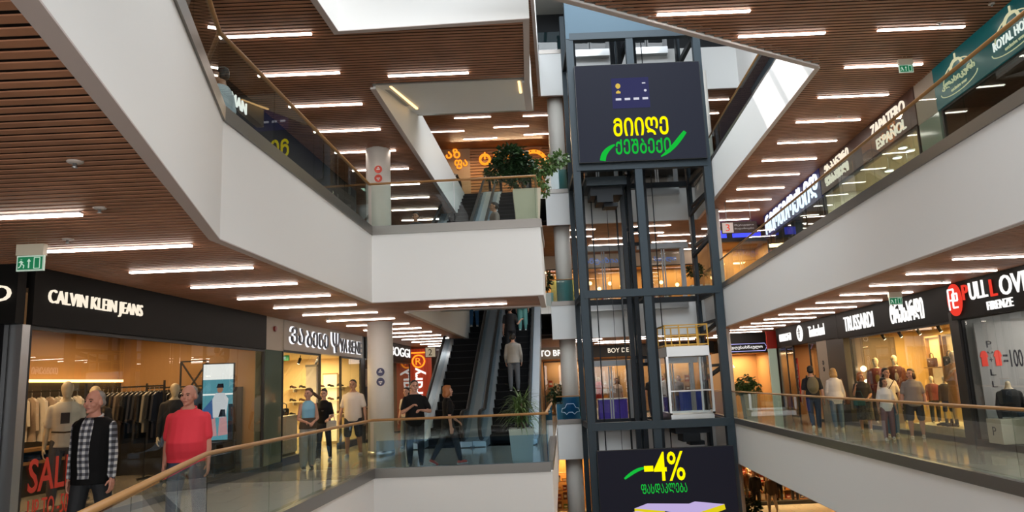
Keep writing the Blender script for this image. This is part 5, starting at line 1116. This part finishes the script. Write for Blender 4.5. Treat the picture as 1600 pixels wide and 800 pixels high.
# ------------------------------------------------------------------ mannequins and goods in the shop windows
def manq(label, F, u, v, z, yaw, H=1.8, female=False, top=None, bottom=None, arms=None, g=.95, hl=False, **kw):
    l = F.p(u, v, z); return person(label, l, yaw, H, g, female, 0, 'fair', ('none', 'black'), top, bottom, None, arms, ((3, 2, 4), (-3, 3, 4)), 0, 0, kw.get('fine', False), None, True, hl, name='mannequin')
p = manq('cream mannequin in a white printed tee and grey jeans in the jeans shop window', LF, 1.86, .75, .10, -150, 1.80, False, ('tee', C('d3cfc4'), .014, .84), ('trousers', C('55565c'), 1.0), (((.16, .0, -1), (.08, .16, -1)), ((.16, .0, -1), (.08, .16, -1))), fine=True)
m = MB(); m.box(-.05, .10, 1.17, .06, .142, 1.32); m.build('shirt_print', C('3a3030'), p, bevel=.004); MB().tube([(-.16, .06, 1.06), (0, .135, 1.05), (.16, .06, 1.06)], .012, 6).build('belt_bag_strap', BLK, p)
bs = thing('display_plinth', 'low black plinth under the cream mannequin in the jeans shop window', 'plinth', LF.p(1.86, .75, 0), LF.a); MB().box(-.6, -.4, 0, .6, .4, .10).build('block', NOIR, bs, bevel=.008)
manq('mannequin half hidden behind the man in the black vest', LF, 2.95, 1.05, 0, -150, 1.84, False, ('tee', C('26262a'), .014, .84), ('trousers', C('1f222c'), 1.0))
manq('mannequin whose pale head shows behind the man in red', LF, 5.0, .85, 0, -150, 1.87, False, ('long', C('1d1e24'), .016, .84), ('trousers', C('23242c'), 1.0))
def garment_mesh(w, h, t, m, sleeve=.5, seed=0):
    mb = MB(); r = random.Random(seed); hw = w/2
    out = [(-.06, 0), (-hw, -.07), (-hw-.07, -.07-sleeve*h), (-hw+.03, -.09-sleeve*h), (-hw+.04, -.2), (-hw+.02, -h), (hw-.02, -h+r.uniform(-.02, .02)), (hw-.04, -.2), (hw-.03, -.09-sleeve*h), (hw+.07, -.07-sleeve*h), (hw, -.07), (.06, 0), (0, -.03)]
    mb.plate(out, -t/2, t/2); return mb
def garment(label, F, u, v, z, yaw, m, w=.42, h=.7, group=None, seed=0):
    o = thing('hanging_garment', label, 'garment', F.p(u, v, z), yaw, group)
    garment_mesh(w, h, .045, m, .45+.3*(seed % 3)/3, seed).build('garment', m, o, bevel=.012).location = (0, 0, -.10)
    g = MB(); g.tube([(-.17, 0, -.15), (0, 0, -.09), (.17, 0, -.15)], .008, 6); g.tube([(0, 0, -.09), (0, 0, -.03), (.02, 0, -.005), (.0, 0, .018)], .004, 5); g.build('hanger', STEEL, o); return o
def rack(label, F, u, v0, v1, z):
    o = thing('clothes_rack', label, 'clothes rack', F.p(u, v0, 0), F.a+pi/2); L = v1-v0
    MB().bar((0, 0, z), (L, 0, z), .03, .03).build('rail', RUBBER, o)
    for x in (0, L): MB().bar((x, 0, 0), (x, 0, z+.1), .03, .03, 0, (0, 1, 0)).build('post', RUBBER, o); MB().bar((x, -.22, .02), (x, .22, .02), .04, .04).build('foot', RUBBER, o)
    return o
rack('black clothes rack with dark garments behind the vest man', LF, 5.16, 1.15, 2.55, 1.84)
for i in range(14):
    c = [C('14161c'), C('1f242e'), C('2c2622'), C('101012'), C('6b6156'), C('1a2030'), C('8a8478')][[0, 1, 3, 5, 0, 4, 2, 3, 5, 1, 3, 6, 0, 5][i]]
    garment('%s garment from the left on the rack behind the vest man' % ORD[i], LF, 5.16, 2.45-i*.092, 1.84, LF.a, c, .42, .95-.1*(i % 3), 'garments on the first rack', i)
rack('black clothes rack with dark garments behind the man in red', LF, 6.35, 1.0, 2.2, 1.82)
for i in range(12):
    c = [C('14161c'), C('101012'), C('2c2622'), C('1a2030'), C('9b8456'), C('101012')][[0, 1, 3, 4, 1, 0, 2, 3, 1, 0, 5, 3][i]]
    garment('%s garment from the left on the rack behind the man in red' % ORD[i], LF, 6.35, 2.12-i*.092, 1.82, LF.a, c, .42, 1.0-.1*(i % 3), 'garments on the second rack', i+20)
rack('wall rack holding pale shirts at the back of the jeans shop', LF, 3.45, 1.55, 2.75, 1.80)
for i in range(7):
    c = [C('c9c4ba'), C('b6a89c'), C('d9d6d0'), C('a8988c'), C('c9c4ba'), C('3a3a40'), C('d9d6d0')][i]
    garment('%s pale shirt from the left on the wall rack of the jeans shop' % ORD[i], LF, 3.45, 2.66-i*.16, 1.80, LF.a+pi/2-.5, c, .40, .72, 'pale shirts on the wall rack', i+40)
for i in range(6):
    o = thing('folded_jeans', '%s folded jeans pile from the left on the low wall shelf' % ORD[i], 'jeans', LF.p(2.75+i*.46, 3.0, .60), LF.a, 'folded jeans on the wall shelf')
    m = MB(); m.box(0, 0, 0, .32, .26, .05); m.build('jeans', [C('1c2740'), C('2a3654')][i % 2], o, bevel=.018); m = MB(); m.box(.01, .01, .05, .31, .25, .095); m.build('jeans', C('232d45'), o, bevel=.018)
# shoes and bags of the shoe shop
def heel_shoe(label, F, u, v, z, yaw, m, group):
    o = thing('display_shoe', label, 'shoe', F.p(u, v, z), yaw, group); c = MB()
    c.tube([(0, -.11, .055), (0, -.05, .06), (0, .02, .035), (0, .09, .022), (0, .13, .015)], [.028, .034, .032, .034, .014], 10); c.build('upper', m, o)
    MB().tube([(0, -.11, .045), (0, -.115, .0)], [.018, .010], 8).build('heel', m, o); return o
for k, z in enumerate((1.34, 1.74, .92)):
    for i in range(6):
        heel_shoe('%s dark shoe from the left, %s shoe shop shelf' % (ORD[i], ('middle', 'upper', 'lower')[k]), LF, 14.2, 2.1-i*.3, z, LF.a+pi/2+1.2, [C('1a1412'), C('3a1c14'), C('101012')][(i+k) % 3], 'shoes on the shoe shop shelves')
def handbag(label, loc, rot, m, w=.30, h=.2, d=.12, group=None):
    o = thing('handbag', label, 'bag', loc, rot, group); b = MB(); b.box(-w/2, -d/2, 0, w/2, d/2, h); b.build('body', m, o, bevel=.03)
    MB().tube([(-w*.3, 0, h-.01), (-w*.25, 0, h+.09), (0, 0, h+.13), (w*.25, 0, h+.09), (w*.3, 0, h-.01)], .011, 6).build('handle', m, o)
    MB().box(-.02, -d/2-.006, h*.55, .02, -d/2+.004, h*.7).build('clasp', STEEL, o); return o
for i in range(3): handbag(['black handbag at the left on the white counter of the shoe shop', 'black handbag in the middle of the white counter of the shoe shop', 'black handbag at the right on the white counter of the shoe shop'][i], LF.p(9.15+i*.3, .62, 1.06), LF.a-.8, BLK, .24, .17, .11)
handbag('brown handbag in the pale lit niche of the fashion shop', RF.p(9.98, 1.5, 1.58), RF.a, C('5a3a22'), .34, .24, .14)
handbag('black handbag in the pale lit niche of the fashion shop', RF.p(10.94, 1.5, 1.58), RF.a, BLK, .46, .26, .16)
# mannequins of the fashion shop
BURG = C('5a1c18'); CAMEL = C('a8824e')
p = manq('mannequin in an open dark red jacket, left of the pair by the globe lamps', RF, 9.0, .42, .10, 160, 1.80, False, ('long', BURG, .03, .80), ('trousers', C('2b2622'), 1.0))
m = MB(); m.ball((0, .12, 1.22), (.07, .03, .18), 10, 7); m.build('inner_shirt', C('7a6a3a'), p)
p = manq('mannequin in a dark red checked coat, right of the pair by the globe lamps', RF, 9.32, .80, .10, 160, 1.84, False, ('long', C('481a18'), .03, .75), ('trousers', C('1d1b1c'), 1.0))
m = MB(); m.ball((0, .12, 1.24), (.06, .03, .16), 10, 7); m.build('inner_shirt', C('8a8078'), p)
p = manq('child mannequin in a dark red jacket in the fashion shop window', RF, 12.02, .48, .27, 165, 1.10, False, ('long', C('6a2420'), .03, .84), ('trousers', C('1c1a1c'), 1.05)); 
p = manq('child mannequin in a dark plaid jacket and blue shorts in the fashion shop window', RF, 12.66, .48, .27, 165, 1.10, False, ('long', C('3a3430'), .03, .84), ('shorts', C('2a3c66')))
p = manq('tall mannequin in a camel dress at the right end of the fashion shop window', RF, 13.25, .45, .27, 165, 1.64, True, ('long', CAMEL, .02, .84), ('skirt', CAMEL, .42), (((.25, .0, -1), (-.3, .4, .5)), ((.2, .0, -1), (.1, .2, -1))))
for i in range(3):
    o = thing('display_shoe', ['dark ankle boot left on the window podium of the fashion shop', 'dark ankle boot middle on the window podium of the fashion shop', 'dark ankle boot right on the window podium of the fashion shop'][i], 'shoe', RF.p(12.9+i*.22, .2, .27), RF.a+2.5); c = MB(); c.tube([(0, -.1, .04), (0, .0, .045), (0, .12, .022)], [.035, .036, .02], 10); c.tube([(0, -.09, .05), (0, -.095, .16)], [.036, .038], 10); c.build('boot', C('1a1614'), o); MB().tube([(0, -.11, .03), (0, -.11, 0)], [.02, .016], 8).build('heel', BLK, o)
p = manq('headless bust in a black sweater above the pale plinth', RF, 15.68, .2, -.245, 160, 1.62, False, ('long', C('141619'), .02, .93), None, (((.24, .05, -1), (-.05, .3, -1)), ((.24, .05, -1), (-.05, .3, -1))), .95, True)
for ch in list(p.children):
    if ch.name.startswith('body'):
        me = ch.data; bm = bmesh.new(); bm.from_mesh(me)
        bmesh.ops.bisect_plane(bm, geom=bm.verts[:]+bm.edges[:]+bm.faces[:], plane_co=(0, 0, .92), plane_no=(0, 0, 1), clear_inner=True); bmesh.ops.holes_fill(bm, edges=[e for e in bm.edges if e.is_boundary]); bm.to_mesh(me); bm.free()
MB().tube([(0, 0, .88), (0, 0, 1.0)], .03, 8).build('stand', STEEL, p)
manq('headless mannequin in a pale grey knit at the right picture edge', RF, 16.2, .42, -.2, 168, 1.62, False, ('long', C('8d8b90'), .02, .80), ('trousers', C('5a5a60'), 1.0), None, 1.0, True)
# ------------------------------------------------------------------ plants
LEAF = mat('leaf_green', (.060, .125, .030), .45, noise=(5, .5)); LEAFD = mat('leaf_dark', (.022, .055, .018), .45, noise=(5, .5)); LEAFY = mat('leaf_light', (.085, .16, .04), .45, noise=(5, .45)); BARK = mat('bark', (.10, .065, .035), .8); SOIL = mat('soil', (.03, .02, .015), .9)
POT = mat('planter_white', (.62, .60, .54), .45); POTG = mat('planter_pale', (.50, .56, .50), .45)
def planter(o, w0, w1, h, m):
    mb = MB(); a, b = w0/2, w1/2; t = .03
    v = [(-a, -a, 0), (a, -a, 0), (a, a, 0), (-a, a, 0), (-b, -b, h), (b, -b, h), (b, b, h), (-b, b, h), (-b+t, -b+t, h), (b-t, -b+t, h), (b-t, b-t, h), (-b+t, b-t, h), (-b+t, -b+t, h-.08), (b-t, -b+t, h-.08), (b-t, b-t, h-.08), (-b+t, b-t, h-.08)]
    f = [(3, 2, 1, 0)]+[(i, (i+1) % 4, 4+(i+1) % 4, 4+i) for i in range(4)]+[(4+i, 4+(i+1) % 4, 8+(i+1) % 4, 8+i) for i in range(4)]+[(8+i, 8+(i+1) % 4, 12+(i+1) % 4, 12+i) for i in range(4)]
    mb.add(v, f); mb.build('planter', m, o); MB().box(-b+t, -b+t, h-.10, b-t, b-t, h-.06).build('soil', SOIL, o)
def strap_leaf(mb, base, az, el, L, w, droop, r):
    p = Vector(base); d = Vector((cos(az)*cos(el), sin(az)*cos(el), sin(el))); n = 7; side = Vector((-sin(az), cos(az), 0)); vs = []; fs = []
    for i in range(n+1):
        t = i/n; ww = w*(.55+1.2*t*(1-t)*2)*(1-t**3)+.001; fold = Vector((0, 0, .3*ww))
        vs += [p+side*ww+fold, p, p-side*ww+fold]; p = p+d*(L/n); d = (d+Vector((0, 0, -droop/n))).normalized()
    for i in range(n): a = i*3; fs += [(a, a+1, a+4, a+3), (a+1, a+2, a+5, a+4)]
    mb.add(vs, fs, 0, True)
def small_leaf(mb, p, d, L, w, roll):
    d = Vector(d).normalized(); s = d.cross(Vector((0, 0, 1))); s = s.normalized() if s.length > .05 else Vector((1, 0, 0)); s = (Matrix.Rotation(roll, 3, d) @ s); u = s.cross(d)
    p = Vector(p); mb.add([p, p+d*L*.35+s*w+u*w*.3, p+d*L*.75+s*w*.7+u*w*.2, p+d*L-u*w*.4, p+d*L*.75-s*w*.7+u*w*.2, p+d*L*.35-s*w+u*w*.3, p+d*L*.5-u*w*.05], [(0, 1, 6), (1, 2, 6), (2, 3, 6), (3, 4, 6), (4, 5, 6), (5, 0, 6)], 0, True)
r = random.Random(3)
o = thing('potted_palm', 'arching green palm in a tapered white planter at the escalator foot', 'plant', (.04, 15.2, 0)); planter(o, .38, .50, .72, POT)
m = MB()
for i in range(210): a = r.uniform(0, 2*pi); strap_leaf(m, (r.uniform(-.08, .08), r.uniform(-.08, .08), r.uniform(.75, 1.22)), a, r.uniform(.15, 1.35), r.uniform(.38, .62), r.uniform(.010, .016), r.uniform(1.2, 2.6), r)
m.build('foliage', mat('leaf_palm', (.10, .165, .045), .45, noise=(6, .5)), o)
m = MB()
for x, y in ((-.06, 0), (.05, .05), (.02, -.06)): m.tube([(x, y, .64), (x*1.3, y*1.3, 1.2)], .022, 7)
m.build('stem', BARK, o)
def bush_tree(label, loc, blobs, pw0, pw1, ph, pm, n, trunk, L=.09, m0=None, cat='plant'):
    o = thing('potted_tree', label, cat, loc); planter(o, pw0, pw1, ph, pm); mb = MB()
    for (cx, cy, cz, R, cnt) in blobs:
        for i in range(cnt):
            a = r.uniform(0, 2*pi); ct = r.uniform(-1, 1); st = (1-ct*ct)**.5; k = R*r.uniform(.45, 1.0); d = Vector((st*cos(a), st*sin(a), ct*.85)); p = Vector((cx, cy, cz))+d*k
            small_leaf(mb, p, (d.x+r.uniform(-.6, .6), d.y+r.uniform(-.6, .6), d.z*.4+r.uniform(-.6, .3)), L*r.uniform(.7, 1.3), L*.30, r.uniform(-1, 1))
    mb.build('foliage', m0 or LEAF, o); t = MB()
    for pts, rr in trunk: t.tube(pts, rr, 8)
    t.build('trunk', BARK, o); return o
o = bush_tree('potted tree with a dark round crown and lighter side branches on the upper floor', (.36, 15.05, F3), [(-.30, 0, 1.72, .36, 900), (-.05, .05, 1.55, .30, 500), (-.62, 0, 1.45, .22, 260), (-.2, 0, 1.30, .25, 250)], .44, .58, 1.0, mat('planter_sand', (.55, .48, .36), .5), 0, [([(0, 0, .9), (-.08, 0, 1.2), (-.22, 0, 1.6)], .03), ([(-.08, 0, 1.2), (.3, 0, 1.45), (.75, .0, 1.65)], .014), ([(.2, 0, 1.4), (.35, 0, 1.2), (.38, 0, .95)], .009)], .10, LEAFD)
mb = MB()
for (cx, cz, R, cnt) in ((.30, 1.50, .2, 190), (.52, 1.55, .17, 130), (.74, 1.68, .17, 190), (.36, 1.22, .12, 60), (.38, .98, .10, 40), (.2, 1.35, .15, 80)):
    for i in range(cnt):
        a = r.uniform(0, 2*pi); ct = r.uniform(-1, 1); st = (1-ct*ct)**.5; d = Vector((st*cos(a), st*sin(a), ct)); small_leaf(mb, Vector((cx, 0, cz))+d*R*r.uniform(.3, 1), (d.x, d.y, d.z-.3), r.uniform(.06, .11), .026, r.uniform(-1, 1))
mb.build('side_foliage', LEAFY, o)
bush_tree('bushy green plant in a pale green planter by the right lift column', (8.70, 28.45, 0), [(-.05, 0, 1.25, .34, 420), (-.25, .0, 1.05, .28, 320), (.2, 0, 1.05, .28, 240)], .40, .50, .85, POTG, 0, [([(0, 0, .75), (0, 0, 1.2)], .025), ([(0, 0, .9), (-.4, .1, 1.1)], .012)], .11, LEAF)
bush_tree('dark bushy plant in a white planter behind the column left of the lift', (1.75, 30.9, 0), [(-.1, 0, 1.2, .36, 380), (-.3, 0, .95, .28, 220)], .38, .46, .7, POT, 0, [([(0, 0, .6), (0, 0, 1.1)], .025)], .11, LEAFD)
bush_tree('dark bushy plant behind the teal balustrade on the middle floor', (1.42, 30.7, F3), [(-.05, 0, 1.35, .34, 380), (-.1, 0, 1.05, .28, 220)], .38, .46, .7, POT, 0, [([(0, 0, .6), (0, 0, 1.1)], .025)], .11, LEAFD)
bush_tree('leafy plant behind the right lift on the middle floor', (7.45, 30.0, F3), [(0, 0, 1.3, .36, 320)], .38, .46, .7, POT, 0, [([(0, 0, .6), (0, 0, 1.1)], .025)], .12, LEAFD)
bush_tree('dark plant at the bottom of the picture beside the lowest screen', (9.0, 30.5, F1), [(0, 0, 1.0, .4, 360)], .4, .5, .6, POT, 0, [([(0, 0, .5), (0, 0, .9)], .025)], .14, LEAFD)
# ------------------------------------------------------------------ goods in the back hall seen through the lifts
GC = ['b03a1e', 'd9902c', '5c7a2c', 'c9b48a', '8a2418', '2d3f6e', 'd0c6b4', '6a3a22']
def goods(label, x0, y, z, n, rows, group, glowc=None):
    sh = thing('display_shelf', label, 'shelf', (x0, y, z)); W_ = n*.28+.06
    for x in (0, W_-.03): MB().box(x, 0, 0, x+.03, .3, rows*.42+.1).build('side_panel', OAKSH, sh)
    for k in range(rows+1): MB().box(0, 0, .08+k*.42, W_, .3, .10+k*.42).build('shelf_board', OAKSH, sh)
    for k in range(rows):
        for i in range(n):
            h = .16+.16*((i*7+k*3) % 5)/4; c = GC[(i*3+k*5+int(x0)) % 8]
            o = thing('product_box', '%s packet from the left, %s tier up, %s' % (ORD[i], ORD[k], label), 'box', (x0+.06+i*.28, y+.05, z+.10+k*.42), 0, group)
            MB().box(0, 0, 0, .19, .16, h).build('carton', C(c, .5), o, bevel=.008); MB().box(.03, -.003, h*.3, .16, 0, h*.65).build('front_label', WHT, o)
goods('goods shelf behind the left lift', 3.35, 37.2, 0, 6, 4, 'packets behind the left lift'); goods('goods shelf left of the lifts', 1.5, 37.3, 0, 4, 4, 'packets left of the lifts'); goods('goods shelf behind the right lift', 6.9, 37.3, 0, 6, 4, 'packets behind the right lift')
p = manq('red dressed mannequin behind the glass of the left lift doorway', BF, 4.0, .3, .25, 175, 1.5, True, ('tee', C('c0241c'), .02, .84), ('skirt', C('a01c18'), .5))
bs = thing('display_plinth', 'pale round plinth under the red dressed mannequin', 'plinth', BF.p(4.0, .3, 0)); MB().lathe([(.45, 0), (.45, .22), (.42, .25)], 24).build('block', POT, bs)
CLB = C('1f3fa0'); ct = thing('draped_counter', 'counter draped in bright blue cloth behind the right lift', 'counter', (7.15, 30.6, 0)); m = MB()
n = 48; prof = []
for i in range(n):
    a = 2*pi*i/n; k = max(abs(cos(a)), abs(sin(a))); prof.append((.55*cos(a)/k**.9+.02*sin(9*a), .35*sin(a)/k**.9+.02*cos(11*a)))
m.prism(prof, .0, 1.0); m.build('cloth', CLB, ct); MB().box(-.58, -.38, 1.0, .58, .38, 1.04).build('top', STEEL, ct)
ct = thing('draped_counter', 'counter draped in violet cloth behind the left lift doors', 'counter', (3.9, 31.2, 0)); m = MB(); m.prism([(x*1.05, y) for x, y in prof], 0, .8); m.build('cloth', C('4a3aa8'), ct); MB().box(-.6, -.38, .8, .6, .38, .84).build('top', STEEL, ct)
for i, (x, z) in enumerate(((2.9, 1.75), (3.35, 1.55), (3.9, 1.9), (4.35, 1.6), (4.9, 1.85), (5.5, 1.7), (6.2, 1.9), (6.9, 1.6), (7.5, 1.8), (8.3, 1.65))):
    o = thing('globe_lamp', '%s glowing globe lamp from the left in the amber shop behind the lifts' % ORD[i], 'lamp', (x, 37.2, F3+z), 0, 'globe lamps in the amber shop'); MB().ball((0, 0, 0), .10, 12, 8).build('globe', glow('amber_globe', (1, .72, .32), 5), o); MB().tube([(0, 0, .09), (0, 0, 2.6-z)], .006, 5).build('cord', RUBBER, o)
goods('goods shelf in the amber shop, left', 3.0, 37.4, F3, 7, 3, 'packets in the amber shop, left'); goods('goods shelf in the amber shop, right', 6.0, 37.4, F3, 7, 3, 'packets in the amber shop, right')
# far corner shop and lowest floor
for i, (x, z) in enumerate(((8.75, 1.95), (9.05, 1.9))):
    o = thing('globe_lamp', ['left glowing shade in the far corner shop behind the right column', 'right glowing shade in the far corner shop behind the right column'][i], 'lamp', (x, 31.5, z)); MB().lathe([(.04, .14), (.12, 0), (.12, -.02)], 14).build('shade', glow('amber_shade', (1, .68, .32), 3.5), o); MB().tube([(0, 0, .12), (0, 0, 2.45-z)], .006, 5).build('cord', RUBBER, o)
manq('black dressed mannequin in the lowest shop window', GF, 2.0, .4, F1, 180, 1.75, False, ('long', BLK, .02, .8), ('trousers', BLK, 1.0))
manq('mannequin in dark trousers further right in the lowest shop window', GF, 2.75, .4, F1, 180, 1.75, False, ('long', C('3a1c14'), .02, .8), ('trousers', C('17171a'), 1.0))
manq('mannequin in a brown coat by the first post of the lowest shop window', GF, .55, .4, F1, 180, 1.7, False, ('long', C('4a2c1a'), .02, .75), ('trousers', C('241c18'), 1.0))
for i in range(3): goods('%s goods shelf in the lowest far shop' % ORD[i], 10.45+i*1.5, 37.45, F1, 5, 5, 'packets in the lowest far shop')
goods('goods shelf by the lowest round column', 1.1, 37.3, F1, 5, 4, 'packets by the lowest column')
# ------------------------------------------------------------------ shoes on the upper right shop shelf
for k, z in enumerate((1.0, 1.48)):
    for i in range(6): heel_shoe('%s shoe from the far wall on the %s shelf of the brown-signed shop' % (ORD[i], ('lower', 'upper')[k]), RF, 8.0, .5+i*.27, F3+z, RF.a+1.0, [C('3a1c14'), C('8a6a4a'), C('101012')][(i+k) % 3], 'shoes on the brown-signed shop shelf')
bpy.data.scenes.remove(_TS)
